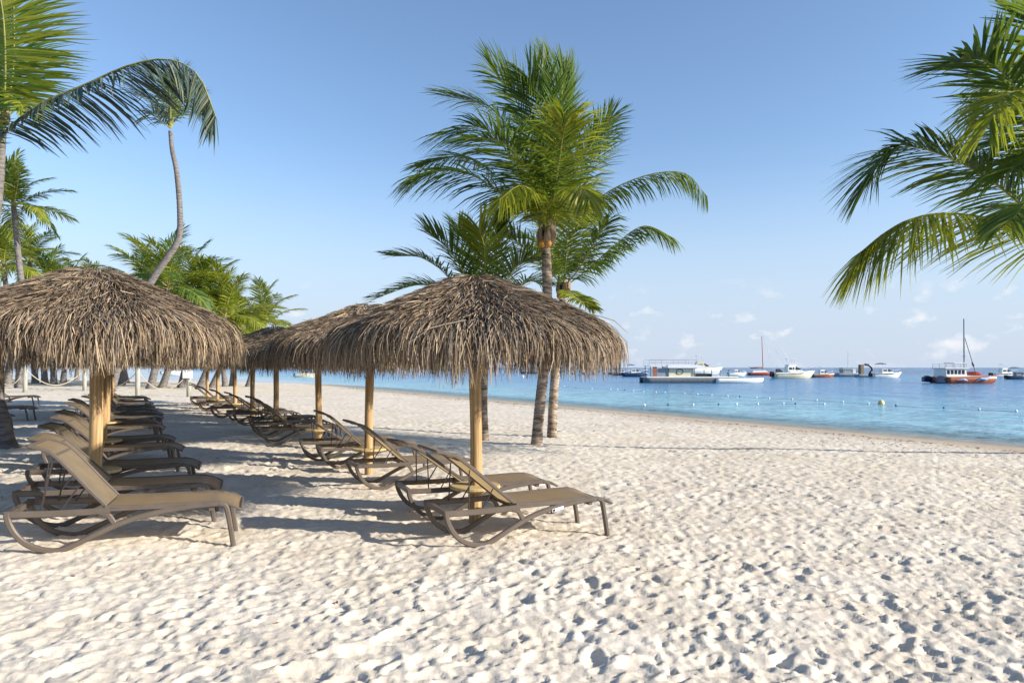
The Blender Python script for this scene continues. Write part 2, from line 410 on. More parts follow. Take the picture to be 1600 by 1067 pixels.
def gz_mean(x, y):
    a = np.linspace(-.5, .5, 7); g = np.meshgrid(a + x, a + y); return float(sand_h(g[0].ravel(), g[1].ravel()).mean())

ys = [-4.0]
while ys[-1] < 150: ys.append(ys[-1] + max(.019 if ys[-1] > 2.6 else .12, .0052 * ys[-1]))
ys = np.array(ys); nc = 880
us = np.linspace(-1, 1, nc)
YY = np.repeat(ys[:, None], nc, 1); XX = us[None, :] * (np.abs(YY) * 1.02 + 3.4)
ZZ = sand_h(XX, YY)
Vs = np.stack([XX.ravel(), YY.ravel(), ZZ.ravel()], 1)
nr = len(ys); idx = np.arange(nr * nc).reshape(nr, nc)
Fq = np.stack([idx[:-1, :-1].ravel(), idx[:-1, 1:].ravel(), idx[1:, 1:].ravel(), idx[1:, :-1].ravel()], 1)
def big_mesh(name, V, F, m):
    me = bpy.data.meshes.new(name)
    me.vertices.add(len(V)); me.vertices.foreach_set('co', V.astype(np.float32).ravel())
    me.loops.add(F.size); me.loops.foreach_set('vertex_index', F.astype(np.int32).ravel())
    me.polygons.add(len(F)); me.polygons.foreach_set('loop_start', np.arange(0, F.size, 4, dtype=np.int32)); me.polygons.foreach_set('loop_total', np.full(len(F), 4, np.int32))
    me.polygons.foreach_set('use_smooth', np.ones(len(F), bool))
    me.update(calc_edges=True); me.materials.append(m); return me
tag(link('beach_sand', big_mesh('beach_sand', Vs, Fq, M['sand'])), 'pale trampled beach sand full of footprints sloping to the water', 'sand', kind='structure')
sea = MB(); sea.add([(-4000, -3000, SEA), (9000, -3000, SEA), (9000, 12000, SEA), (-9000, 12000, SEA)], [(0, 1, 2, 3)])
tag(sea.build('sea', M['water']), 'calm blue sea, turquoise in the shallows', 'sea', kind='structure')

# ------------------------------------------------------------------ thatched umbrellas
PROF = [(0.0, 2.80), (.16, 2.785), (.38, 2.705), (.75, 2.53), (1.1, 2.365), (1.40, 2.22), (1.58, 2.09), (1.655, 1.95), (1.64, 1.73)]
def prof_at(s, P=PROF):
    for i in range(len(P) - 1):
        (r0, z0), (r1, z1) = P[i], P[i + 1]; d = math.hypot(r1 - r0, z1 - z0)
        if s <= d or i == len(P) - 2:
            t = s / d; return r0 + (r1 - r0) * t, z0 + (z1 - z0) * t, (r1 - r0) / d, (z1 - z0) / d
        s -= d
S_TOT = sum(math.hypot(PROF[i+1][0]-PROF[i][0], PROF[i+1][1]-PROF[i][1]) for i in range(len(PROF)-1))
S_RIM = S_TOT - .42
def thatch_mesh(seed, dens=1.0):
    rnd = random.Random(seed); V = []; F = []
    lob = [rnd.uniform(0, 6.28) for _ in range(4)]
    def strand(s0, ln, phi, lift, skew, wd, rscale=1.0, segs=3, drop=0.0):
        pts = []
        for k in range(segs + 1):
            s = s0 + ln * k / segs
            r, z, tr, tz = prof_at(min(s, S_TOT + .08))
            lf = lift * (.25 + .75 * k / segs)
            nx, nz_ = -tz, tr
            bump = .035 * math.sin(3 * phi + lob[0]) + .025 * math.sin(7 * phi + lob[1]) * r
            rr = (r + nx * lf) * rscale + (.03 * math.sin(5 * phi + lob[2])) * r * .6
            zz = z + nz_ * lf + bump * min(1, r) - drop * k / segs
            ph = phi + skew * (k / segs) * ln / max(.25, r)
            pts.append(Vector((rr * math.cos(ph), rr * math.sin(ph), zz)))
        d = (pts[-1] - pts[0]).normalized()
        nrm = Vector((math.cos(phi) * .5, math.sin(phi) * .5, .8)) + Vector((rnd.gauss(0, .45), rnd.gauss(0, .45), rnd.gauss(0, .3)))
        w = d.cross(nrm).normalized() * wd / 2
        b = len(V)
        for k, p in enumerate(pts):
            f = 1.0 if k < segs else .45
            V.append(p - w * f); V.append(p + w * f)
        for k in range(segs): F.append((b + 2*k, b + 2*k + 1, b + 2*k + 3, b + 2*k + 2))
    n = int(15500 * dens)
    for i in range(n):      # courses of straw down the slope
        s0 = S_RIM * math.sqrt(rnd.uniform(.0, 1.0)) * .98
        ln = rnd.uniform(.11, .29)
        strand(s0, min(ln, S_TOT - s0), rnd.uniform(0, 6.2832), rnd.uniform(.005, .055), rnd.gauss(0, .22), rnd.uniform(.006, .0125), segs=2)
    for i in range(int(4600 * dens)):   # hanging fringe
        s0 = S_RIM + rnd.uniform(-.28, .16); e_ = S_TOT + rnd.gauss(-.07, .085) + .05 * math.sin(9 * (phi := rnd.uniform(0, 6.2832)) + lob[3])
        strand(s0, max(.16, e_ - s0), phi, rnd.uniform(-.02, .10), rnd.gauss(0, .13), rnd.uniform(.004, .0095), rnd.uniform(.90, 1.02))
    for i in range(int(1500 * dens)):
        s0 = S_RIM + rnd.uniform(-.1, .1); e_ = S_TOT + rnd.gauss(-.12, .08)
        strand(s0, max(.16, e_ - s0), rnd.uniform(0, 6.2832), 0, rnd.gauss(0, .12), rnd.uniform(.006, .012), rnd.uniform(.74, .9))
    for i in range(int(34 * dens)):     # loose stalks lying across
        s0 = rnd.uniform(.1, S_RIM - .2); strand(s0, rnd.uniform(.05, .2), rnd.uniform(0, 6.28), .07, rnd.choice((-1, 1)) * rnd.uniform(1.2, 4), rnd.uniform(.009, .015), segs=4)
    for i in range(int(60 * dens)):     # flyaway ends past the rim
        strand(S_RIM - .25, .4, rnd.uniform(0, 6.28), rnd.uniform(.08, .16), rnd.gauss(0, .4), .01)
    return new_mesh('thatch', V, F, [M['thatch']])
def core_mesh():
    b = MB(); P = [(.02, 2.78)] + [(r - .05, z - .05) for r, z in PROF[2:7]] + [(1.49, 1.93)]
    V = []; F = []; n = 40
    for r, z in P:
        for k in range(n):
            a = 2 * math.pi * k / n; V.append((r * math.cos(a), r * math.sin(a), z))
    for i in range(len(P) - 1):
        for k in range(n): F.append((i*n+k, (i+1)*n+k, (i+1)*n+(k+1) % n, i*n+(k+1) % n))
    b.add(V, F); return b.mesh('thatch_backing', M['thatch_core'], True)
TH = [thatch_mesh(11), thatch_mesh(12), thatch_mesh(13, .7)]
CORE = core_mesh()
def pole_mesh(seed, rad):
    rnd = random.Random(seed); b = MB(); pts = []; rs = []
    a0 = rnd.uniform(0, 6.28)
    for i in range(14):
        z = -.35 + i * (3.08 / 13)
        pts.append((.012 * math.sin(z * 2.1 + a0), .012 * math.cos(z * 1.7 + a0), z)); rs.append(rad * (1.04 - .05 * z / 2.8 + .02 * math.sin(z * 5 + a0)))
    b.tube(pts, rs, 18); return b.mesh('pole', M['pole'], True)
POLE = [pole_mesh(1, .075), pole_mesh(2, .068)]
tb = MB(); tb.lathe([(.275, -.02), (.285, -.014), (.285, .012), (.275, .018)], 36); TABLE = tb.mesh('table_top', M['table'])
tb = MB(); tb.lathe([(.10, -.07), (.12, -.02)], 16); TCOL = tb.mesh('table_bracket', M['table'])
rb = MB(); rb.tube([(.03, 0, 2.70), (.7, 0, 2.44), (1.44, 0, 2.07)], .022, 7); RAFT = rb.mesh('rafter', M['pole'])
ORD = ['nearest', 'second', 'third', 'fourth', 'fifth', 'sixth', 'seventh', 'eighth', 'ninth', 'tenth', 'eleventh', 'twelfth', 'thirteenth', 'fourteenth', 'fifteenth', 'sixteenth', 'seventeenth', 'eighteenth', 'nineteenth', 'twentieth', 'twenty-first', 'twenty-second']
def umbrella(x, y, label, i, dz=0.0, table=.44, thick=0, scl=1.0):
    g = gz_mean(x, y)
    u = empty('thatched_umbrella', (x, y, g + dz), i * 2.39)
    tag(u, label, 'umbrella', 'thatched beach umbrellas in rows'); u.scale = (scl, scl, 1)
    t = link('thatch', TH[i % 2 if y < 18 else 2], u); t['kind'] = 'stuff'
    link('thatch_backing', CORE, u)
    link('pole', POLE[0 if thick else 1], u)
    link('table_top', TABLE, u, (0, 0, table)); link('table_bracket', TCOL, u, (0, 0, table))
    if y < 18:
        for k in range(8): link('rafter', RAFT, u, None, (0, 0, k * math.pi / 4 + .2))
    return u
RIGHT = [(-.42, 7.78), (-2.36, 11.3), (-4.22, 14.9), (-6.26, 18.1), (-8.2, 21.6), (-10.15, 25.0), (-12.2, 28.3), (-14.1, 31.6)]
LEFT = [(-4.76, 7.8), (-6.72, 11.2), (-8.68, 14.6), (-10.64, 18.0), (-12.6, 21.4), (-14.55, 24.8), (-16.5, 28.2)]
for i, (x, y) in enumerate(RIGHT):
    umbrella(x, y, ('nearest thatched umbrella on the right, with round table on its log pole' if i == 0 else f'{ORD[i]} thatched umbrella from the front in the right-hand row'), i, .0, .42)
for i, (x, y) in enumerate(LEFT):
    umbrella(x, y, ('large thatched umbrella at left foreground on a thick log pole' if i == 0 else f'{ORD[i]} thatched umbrella from the front in the left-hand row'), i + 1, -.06, .50, 1 if i == 0 else 0, .92 if i == 0 else 1.0)
umbrella(-16.3, 21.8, 'thatched umbrella at the far left edge behind the dark loungers', 3)

# ------------------------------------------------------------------ sun loungers
HU = .74                                   # hinge distance from the rear end
def lounger_meshes():
    D = {}
    W = .31
    run = [(0, .345), (.004, .30), (.025, .235), (.07, .155), (.135, .085), (.215, .035), (.30, .008), (.37, 0.0), (.44, .012), (.54, .06), (.68, .135), (.84, .215), (1.0, .275), (1.2, .325), (1.42, .362), (1.62, .382), (1.70, .385)]
    for sd_, nm in ((-1, 'near'), (1, 'far')):
        b = MB()
        P = spline([(u - HU, 0, v + .025) for u, v in run], 44)
        b.bar([(p.x, sd_ * W, p.z) for p in P], .042, .05)
        b.bar([(-.02 - HU, sd_ * W, .352), (.3 - HU, sd_ * W, .352), (.6 - HU, sd_ * W, .360), (.78 - HU, sd_ * W, .372)], .034, .058)
        Q = spline([(.70 - HU, 0, .352), (.76 - HU, 0, .335), (.80 - HU, 0, .285), (.835 - HU, 0, .225)], 8)
        b.bar([(p.x, sd_ * (W - .001), p.z) for p in Q], .03, .046)
        b.bar([(.76 - HU, sd_ * (W - .002), .375), (1.2 - HU, sd_ * (W - .002), .388), (1.5 - HU, sd_ * (W - .002), .400), (1.72 - HU, sd_ * (W - .002), .398)], .028, .030)
        D['side_' + nm] = b.mesh('side_frame', M['frame'])
        b = MB(); P = spline([(1.69 - HU, 0, .41), (1.735 - HU, 0, .395), (1.76 - HU, 0, .35), (1.80 - HU, 0, .17), (1.835 - HU, 0, -.02)], 14)
        b.bar([(p.x, sd_ * (W + .001), p.z) for p in P], .048, .046); D['leg_' + nm] = b.mesh('leg', M['frame'])
    b = MB(); b.box(-.012 - HU, .03 - HU, -W + .01, W - .01, .325, .375); D['rear_bar'] = b.mesh('crossbar', M['frame'])
    b = MB(); b.box(1.60 - HU, 1.64 - HU, -W + .01, W - .01, .345, .385); D['front_bar'] = b.mesh('crossbar', M['frame'])
    b = MB(); b.tube([(-.015, -W, .375), (-.015, W, .375)], .018, 8); D['hinge'] = b.mesh('hinge_bar', M['rod'])
    # seat sling
    def sheet(path, w, sag, th=.006, ny=8):
        V = []; F = []; n = len(path)
        for x, z in path:
            for k in range(ny + 1):
                t = k / ny * 2 - 1; V.append((x, t * w, z - sag * (1 - t * t)))
        for i in range(n - 1):
            for k in range(ny): F.append((i*(ny+1)+k, (i+1)*(ny+1)+k, (i+1)*(ny+1)+k+1, i*(ny+1)+k+1))
        return V, F
    P = spline([(.0, 0, .405), (.25, 0, .405), (.5, 0, .413), (.75, 0, .425), (.93, 0, .425), (1.05, 0, .40), (1.14, 0, .352)], 22)
    b = MB(); b.add(*sheet([(p.x, p.z) for p in P], W - .012, .014)); D['seat'] = b.mesh('seat_sling', M['sling'], True)
    b = MB()
    for s_ in (-1, 1): b.bar([(p.x, s_ * (W - .003), p.z - .004) for p in P], .026, .026)
    b.tube([(P[-1].x, -W, P[-1].z), (P[-1].x, W, P[-1].z)], .013, 8); D['seat_edge'] = b.mesh('seat_edge', M['frame'])
    # backrest along local -x from the hinge, headrest curled
    BP = spline([(0, 0, 0), (-.25, 0, .004), (-.5, 0, .012), (-.74, 0, .012), (-.86, 0, -.01), (-1.0, 0, -.075)], 22)
    b = MB(); b.add(*sheet([(p.x, p.z) for p in BP], W - .04, .018)); D['back'] = b.mesh('backrest_sling', M['sling'], True)
    b = MB()
    for s_ in (-1, 1): b.bar([(p.x, s_ * (W - .032), p.z) for p in BP], .026, .034)
    b.tube([(-1.0, -W + .03, -.075), (-1.0, W - .03, -.075)], .014, 8)
    b.tube([(-.76, -W + .03, -.002), (-.76, W - .03, -.002)], .014, 8); D['back_frame'] = b.mesh('backrest_frame', M['frame'])
    b = MB()
    b.tube([(0, 0, 0), (0, 0, 1)], .0075, 6); D['rod'] = b.mesh('prop_rod', M['rod'])
    return D
LD = lounger_meshes()
def lounger(hx, hy, a, label, rec=37.0, detail_=True, sticker=False, dz=0.0, bl=1.0):
    """hinge centre at (hx, hy), foot end pointing along angle a"""
    g0 = gz_mean(hx - .38 * math.cos(a), hy - .38 * math.sin(a)); g1 = gz_mean(hx + 1.08 * math.cos(a), hy + 1.08 * math.sin(a))
    slope = math.atan2(g1 - g0, 1.46)
    t = empty('sun_lounger', (hx, hy, g0 + .38 * math.tan(slope) - .012 + dz)); t.rotation_euler = (0, -slope, a)
    tag(t, label, 'sun lounger', 'sun loungers in rows under the umbrellas')
    link('side_frame', LD['side_near'], t); link('side_frame', LD['side_far'], t)
    link('leg', LD['leg_near'], t); link('leg', LD['leg_far'], t)
    link('crossbar', LD['rear_bar'], t); link('seat_sling', LD['seat'], t); link('seat_edge', LD['seat_edge'], t)
    R = math.radians(rec)
    bs = link('backrest_sling', LD['back'], t, (0, 0, .405), (0, R, 0)); bf = link('backrest_frame', LD['back_frame'], t, (0, 0, .405), (0, R, 0)); bs.scale = bf.scale = (bl, 1, 1)
    if detail_:
        link('crossbar', LD['front_bar'], t); link('hinge_bar', LD['hinge'], t)
        def rod(p, q):
            p = Vector(p); q = Vector(q); d = q - p
            o = link('prop_rod', LD['rod'], t, p, d.to_track_quat('Z', 'Y').to_euler()); o.scale = (1, 1, d.length)
        for s_ in (-1, 1):
            k = .62; top = (-k * math.cos(R), s_ * .27, .405 + k * math.sin(R) - .02)
            rod(top, (-.50, s_ * .285, .36))
            k = .30; rod((-k * math.cos(R), s_ * .27, .405 + k * math.sin(R) - .02), (-.36, s_ * .285, .36))
    if sticker:
        b = MB(); b.add([(.40, -.337, .305), (.53, -.337, .332), (.53, -.337, .362), (.40, -.337, .335)], [(0, 1, 2, 3)]); st = b.build('maker_label', M['sign'], t)
        st['label'] = 'small white sticker with a dark square'
        b = MB(); b.add([(.405, -.339, .309), (.435, -.339, .315), (.435, -.339, .338), (.405, -.339, .332)], [(0, 1, 2, 3)]); b.build('print_square', M['navy'], st)
    return t
rnd = random.Random(5)
deg = math.radians
RH = [(-.10, 7.12, 25, 37), (-.62, 8.36, 22, 33), (-1.66, 10.2, 25, 38), (-2.72, 12.3, 23, 40), (-3.35, 13.3, 20, 30), (-5.1, 15.9, 26, 38)]
for i in range(3, 8):
    px_, py_ = RIGHT[i]
    for ox, oy in ((.45, -.9), (-.25, .62)):
        RH.append((px_ + ox + rnd.uniform(-.1, .1), py_ + oy + rnd.uniform(-.1, .1), 24 + rnd.uniform(-3, 3), 37 + rnd.uniform(-4, 4)))
for i, (x, y, a, rec) in enumerate(RH):
    lb = 'nearest sun lounger on the right, white sticker on its side frame' if i == 0 else f'{ORD[i]} brown sling sun lounger from the front in the right-hand row'
    lounger(x, y, deg(a), lb, rec, y < 22, i == 0)
# left row: placed by the tip of the foot end
tips = [(377, 789, 20), (345, 763, 21), (311, 732, 22), (285, 703, 22), (272, 690, 23), (256, 672, 23), (248, 664, 24)]
LH = []
for px_, py_, a in tips:
    g = .06; z = FPX * (EYE - g - .36) / (py_ - HOR); X = (px_ - 800) / FPX * z
    LH.append((X - .11 - 1.13 * math.cos(deg(a)), z - 1.13 * math.sin(deg(a)) + .22, a, 44 + rnd.uniform(-4, 3)))
for i in range(3, 7):
    px_, py_ = LEFT[i]
    for ox, oy in ((.5, -.62), (-.2, .72)):
        if py_ + oy < 16.3: continue
        LH.append((px_ + ox + rnd.uniform(-.1, .1), py_ + oy + rnd.uniform(-.1, .1), 23 + rnd.uniform(-3, 3), 44 + rnd.uniform(-5, 4)))
for i, (x, y, a, rec) in enumerate(LH):
    lb = 'nearest sun lounger on the left, taupe frame with raised sunlit backrest' if i == 0 else f'{ORD[i]} brown sling sun lounger from the front in the left-hand row'
    lounger(x, y, deg(a), lb, rec, y < 22, bl=.82)
for i, (px_, py_, s_) in enumerate([(15, 647, 'nearest'), (52, 636, 'middle'), (59, 619, 'farthest')]):
    z = FPX * (EYE - .2 - .38) / (py_ - HOR); X = (px_ - 800) / FPX * z
    lounger(X - 1.13 * math.cos(deg(18)), z - 1.13 * math.sin(deg(18)), deg(18), f'{s_} of three dark sun loungers cut by the left picture edge', 36)

# ------------------------------------------------------------------ palms
UP = Vector((0, 0, 1))
def frond_geo(pts, nleaf, llen, wid, droop, wind, seed, r0=.028, a0=72, a1=24, ref=None, start=.14, vee=.22, ragged=.12):
    rnd = random.Random(seed); n = 22
    C = spline(pts, n)
    V = []; F = []; MI = []
    T = [(C[min(i + 1, n - 1)] - C[max(i - 1, 0)]).normalized() for i in range(n)]
    hd = Vector((C[-1].x - C[0].x, C[-1].y - C[0].y, 0))
    hd = hd.normalized() if hd.length > 1e-3 else Vector((1, 0, 0))
    if ref is not None: hd = Vector(ref).normalized()
    sref = hd.cross(UP).normalized()
    m = 6
    for i in range(n):
        t = i / (n - 1); r = r0 * (1 - .85 * t) * (1.5 if t < .05 else 1)
        s = (sref - T[i] * sref.dot(T[i])).normalized(); u = s.cross(T[i])
        for k in range(m):
            a = 2 * math.pi * k / m; V.append(C[i] + (s * math.cos(a) + u * math.sin(a) * .7) * r)
    for i in range(n - 1):
        for k in range(m):
            F.append((i*m+k, i*m+(k+1) % m, (i+1)*m+(k+1) % m, (i+1)*m+k)); MI.append(0)
    tot = sum((C[i+1] - C[i]).length for i in range(n - 1))
    wind = Vector(wind)
    for j in range(nleaf):
        for sd_ in (-1, 1):
            t = start + (1 - start) * (j + rnd.uniform(0, .7)) / nleaf; t = min(t, .999)
            f = t * (n - 1); i = int(f); fr = f - i
            p = C[i].lerp(C[min(i + 1, n - 1)], fr); tan = T[i].lerp(T[min(i + 1, n - 1)], fr).normalized()
            s = (sref - tan * sref.dot(tan)).normalized(); u = s.cross(tan)
            if u.z < 0 and abs(tan.z) < .9: u = -u
            tt = (t - start) / (1 - start)
            ln = llen * (.42 + .62 * math.sin(math.pi * min(1, .12 + tt * .82)) ** .8) * rnd.uniform(1 - ragged, 1 + ragged * .6)
            al = math.radians(a0 + (a1 - a0) * tt ** 1.2 + rnd.gauss(0, 5))
            d = (tan * math.cos(al) + s * sd_ * math.sin(al) + u * rnd.gauss(vee, .09)).normalized()
            nrm = (u - s * sd_ * .35 + Vector((rnd.gauss(0, .25), rnd.gauss(0, .25), rnd.gauss(0, .15)))).normalized()
            q = p.copy(); b = len(V); seg = 3; dr = droop * rnd.uniform(.6, 1.35)
            for k in range(seg + 1):
                w = d.cross(nrm)
                w = w.normalized() * wid * (.55, 1.0, .8, .08)[k] * .5
                V.append(q - w); V.append(q + w)
                if k < seg:
                    q = q + d * (ln / seg)
                    d = (d + (Vector((0, 0, -1)) * dr + wind) * (.35 + .25 * k)).normalized()
            for k in range(seg): F.append((b+2*k, b+2*k+1, b+2*k+3, b+2*k+2)); MI.append(1)
    return V, F, MI
def frond(parent, pts, leafmat='leaf', nleaf=80, llen=.85, wid=.042, droop=.35, wind=(0, 0, 0), seed=0, **kw):
    V, F, MI = frond_geo(pts, int(nleaf * 1.35), llen * 1.3, wid, droop, wind, seed, **kw)
    o = parent.matrix_basis.translation
    V = [v - o for v in V]
    return link('frond', new_mesh('frond', V, F, [M['rachis'], M[leafmat]], MI), parent)
def trunk_part(parent, pts, r0, r1, ring=.09, flare=1.45, n=12, mt='trunk'):
    o = parent.matrix_basis.translation
    tot = sum((Vector(pts[i+1]) - Vector(pts[i])).length for i in range(len(pts)-1))
    k = max(24, min(150, int(tot / ring * 2)))
    P = spline(pts, k); rs = []
    for i in range(k):
        t = i / (k - 1)
        r = r0 + (r1 - r0) * t; r *= 1 + (flare - 1) * math.exp(-t * tot / .35)
        rs.append(r * (1.035 if i % 2 else .975))
    b = MB(); b.tube([p - o for p in P], rs, n)
    return b.build('trunk', M[mt], parent, True)
def crown_base(parent, c, r, seed, husk=True):
    o = parent.matrix_basis.translation; c = Vector(c) - o; rnd = random.Random(seed)
    b = MB()
    for k in range(7):
        a = k * 2.4 + rnd.uniform(-.3, .3); d = Vector((math.cos(a), math.sin(a), 0))
        b.tube([c + d * r * .5 - UP * r * .6, c + d * r * .95 + UP * r * .6, c + d * r * rnd.uniform(.5, 1.3) + UP * r * rnd.uniform(2.2, 4.2)], [r * .62, r * .5, r * .14], 7)
    b.build('leaf_sheath', M['sheath'], parent, True)
    if husk:
        for k in range(3):
            b = MB(); a = -1.2 - k * 1.1; d = Vector((math.cos(a), math.sin(a), 0)); q = c + d * r * .75 - UP * r * .55
            b.lathe([(.01, -r*.55), (r*.35, -r*.4), (r*.52, 0), (r*.4, r*.4), (.01, r*.6)], 10, q)
            b.build('cut_leaf_base', M['husk'], parent, True)
def palm(px, py, label, group=None):
    g = gpt(px, py); e = empty('palm_tree', (g.x, g.y, ground_z(g.x, g.y) - .05)); tag(e, label, 'palm tree', group); return e
WIND = (-.10, 0, 0)
# three palms standing by the umbrellas
e1 = palm(838, 695, 'tallest of three palms on open sand, windblown crown above nearest right umbrella')
g = e1.location.copy(); Y1 = g.y
trunk_part(e1, [g, at(843, 640, Y1), at(853, 540, Y1), at(855, 450, Y1), at(853, 388, Y1)], .135, .115, .09, 1.1)
crown_base(e1, at(853, 376, Y1), .18, 1)
B1 = at(855, 362, Y1)
def fr(parent, B, Yc, pts, deps, **kw):
    P = [B] + [at(p[0], p[1], Yc + d) for p, d in zip(pts, deps)]
    return frond(parent, P, **kw)
E1 = [  # photo positions of rib points, depth offsets
 ([(866, 260), (868, 165), (858, 95)], (.2, .4, .5), dict(llen=1.0, droop=.16, vee=.1, ref=(1, -.5, 0), wid=.055, nleaf=64, a0=50, a1=12)),
 ([(880, 270), (890, 175), (893, 110)], (.5, 1.0, 1.3), dict(llen=.9, droop=.16, ref=(1, .5, 0), wid=.05, nleaf=64, a0=50, a1=12)),
 ([(838, 260), (810, 165), (772, 112)], (-.2, -.4, -.5), dict(llen=1.05, droop=.3, vee=.05)),
 ([(825, 265), (775, 175), (700, 150)], (.5, 1.0, 1.2), dict(llen=1.05, droop=.4, vee=.05)),
 ([(820, 280), (760, 203), (692, 206)], (-.4, -.9, -1.3), dict(llen=1.1, droop=.4, vee=-.12)),
 ([(800, 300), (735, 246), (665, 255)], (.7, 1.5, 2.0), dict(llen=1.0, droop=.45, vee=-.15)),
 ([(795, 312), (742, 276), (695, 264), (645, 274)], (-.3, -.6, -.8, -1.0), dict(llen=1.1, droop=.5, vee=-.25)),
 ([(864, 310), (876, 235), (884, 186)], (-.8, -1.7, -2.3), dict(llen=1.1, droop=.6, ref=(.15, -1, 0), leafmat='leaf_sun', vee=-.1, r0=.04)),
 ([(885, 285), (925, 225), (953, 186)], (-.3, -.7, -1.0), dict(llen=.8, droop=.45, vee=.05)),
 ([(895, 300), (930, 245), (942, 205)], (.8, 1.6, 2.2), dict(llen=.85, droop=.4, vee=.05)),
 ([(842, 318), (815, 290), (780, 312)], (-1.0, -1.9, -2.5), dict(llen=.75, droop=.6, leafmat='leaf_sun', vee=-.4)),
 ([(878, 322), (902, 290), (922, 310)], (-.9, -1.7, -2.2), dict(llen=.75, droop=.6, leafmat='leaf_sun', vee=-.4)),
 ([(850, 300), (840, 220), (815, 180)], (1.2, 2.3, 3.1), dict(llen=1.0, droop=.4, ref=(-.3, 1, 0), vee=.05)),
 ([(845, 332), (815, 322), (785, 345)], (.4, .6, .7), dict(llen=.6, droop=.9)),
 ([(868, 330), (880, 240), (890, 200)], (1.0, 2.1, 3.0), dict(llen=.95, droop=.3, ref=(.3, 1, 0))),
 ([(856, 260), (846, 175), (826, 122)], (-.5, -.9, -1.1), dict(llen=.95, droop=.25, vee=0)),
 ([(862, 250), (876, 170), (880, 118)], (-.4, -.8, -1.0), dict(llen=.9, droop=.2, vee=.05, ref=(.8, -.6, 0), a1=14)),
 ([(835, 290), (790, 225), (730, 215)], (-1.0, -2.0, -2.7), dict(llen=1.0, droop=.5, vee=0)),
]
for k, (p, d, kw) in enumerate(E1): fr(e1, B1, Y1, p, d, seed=100 + k, wind=WIND, **{'nleaf': 58, **kw})
e2 = palm(862, 683, 'shorter leaning palm just right of the tallest one, long fronds to the right')
g = e2.location.copy(); Y2 = g.y
trunk_part(e2, [g, at(865, 620, Y2), at(871, 550, Y2), at(878, 500, Y2), at(880, 468, Y2)], .13, .115, .09, 1.1)
crown_base(e2, at(880, 458, Y2), .15, 2); B2 = at(881, 448, Y2)
E2 = [
 ([(890, 380), (930, 315), (1000, 277), (1068, 270), (1106, 308)], (-.2, -.4, -.6, -.7, -.8), dict(llen=.72, droop=.65, nleaf=84, vee=-.6, start=.3, r0=.035)),
 ([(910, 428), (955, 388), (1005, 353), (1053, 372)], (.1, .2, .3, .3), dict(llen=.7, droop=.55, nleaf=76, vee=-.45, start=.3, r0=.035)),
 ([(888, 400), (905, 350), (935, 315)], (.6, 1.2, 1.6), dict(llen=.85, droop=.9, vee=-.1)),
 ([(884, 400), (890, 345), (900, 300)], (-.5, -1.0, -1.4), dict(llen=.85, droop=.9, leafmat='leaf_sun', ref=(.1, -1, 0), vee=-.1)),
 ([(905, 420), (925, 385), (950, 345)], (-.7, -1.4, -1.9), dict(llen=.75, droop=1.0, vee=-.1)),
 ([(862, 405), (830, 375), (785, 372)], (.5, 1.0, 1.3), dict(llen=.8, droop=.4)),
 ([(850, 415), (815, 385), (780, 352)], (-.4, -.8, -1.2), dict(llen=.7, droop=.4)),
 ([(872, 395), (862, 340), (850, 320)], (.8, 1.6, 2.4), dict(llen=.8, droop=.4)),
 ([(895, 462), (908, 470), (925, 482)], (-.6, -1.0, -1.3), dict(llen=.45, droop=.6, leafmat='leaf_sun')),
]
for k, (p, d, kw) in enumerate(E2):
    kw.setdefault('nleaf', 54); fr(e2, B2, Y2, p, d, seed=200 + k, wind=(-.05, 0, 0), **kw)
e3 = palm(757, 687, 'low young palm directly behind the nearest right umbrella')
g = e3.location.copy(); Y3 = g.y
trunk_part(e3, [g, at(755, 640, Y3), at(756, 590, Y3), at(757, 545, Y3)], .12, .095, .09, 1.1)
crown_base(e3, at(757, 540, Y3), .11, 3); B3 = at(757, 528, Y3)
E3 = [
 ([(715, 470), (660, 445), (586, 466)], (-.2, -.3, -.4), dict(llen=.6, droop=.35)),
 ([(715, 450), (665, 405), (612, 400)], (.4, .8, 1.0), dict(llen=.65, droop=.25)),
 ([(735, 450), (705, 395), (668, 362)], (-.3, -.6, -.8), dict(llen=.75, droop=.22)),
 ([(745, 440), (732, 390), (715, 352)], (.5, 1.0, 1.3), dict(llen=.75, droop=.2)),
 ([(757, 440), (757, 390), (748, 356)], (-.4, -.8, -1.1), dict(llen=.8, droop=.2, ref=(0, -1, 0), leafmat='leaf_sun')),
 ([(768, 440), (778, 385), (790, 348)], (.2, .4, .5), dict(llen=.75, droop=.25)),
 ([(785, 455), (808, 415), (836, 408)], (-.3, -.6, -.8), dict(llen=.7, droop=.35)),
 ([(790, 470), (820, 440), (850, 445)], (.6, 1.2, 1.6), dict(llen=.65, droop=.4)),
]
for k, (p, d, kw) in enumerate(E3): fr(e3, B3, Y3, p, d, seed=300 + k, wind=WIND, nleaf=54, **kw)
fl = MB()
for k in range(7): fl.tube([Vector((.02*k-.06, -.1, 2.3)), Vector((.03*k-.09, -.2, 2.15)), Vector((.025*k-.075, -.22, 1.85-.04*k))], [.012, .014, .006], 5)
fl.build('flower_stalk', M['husk'], e3)

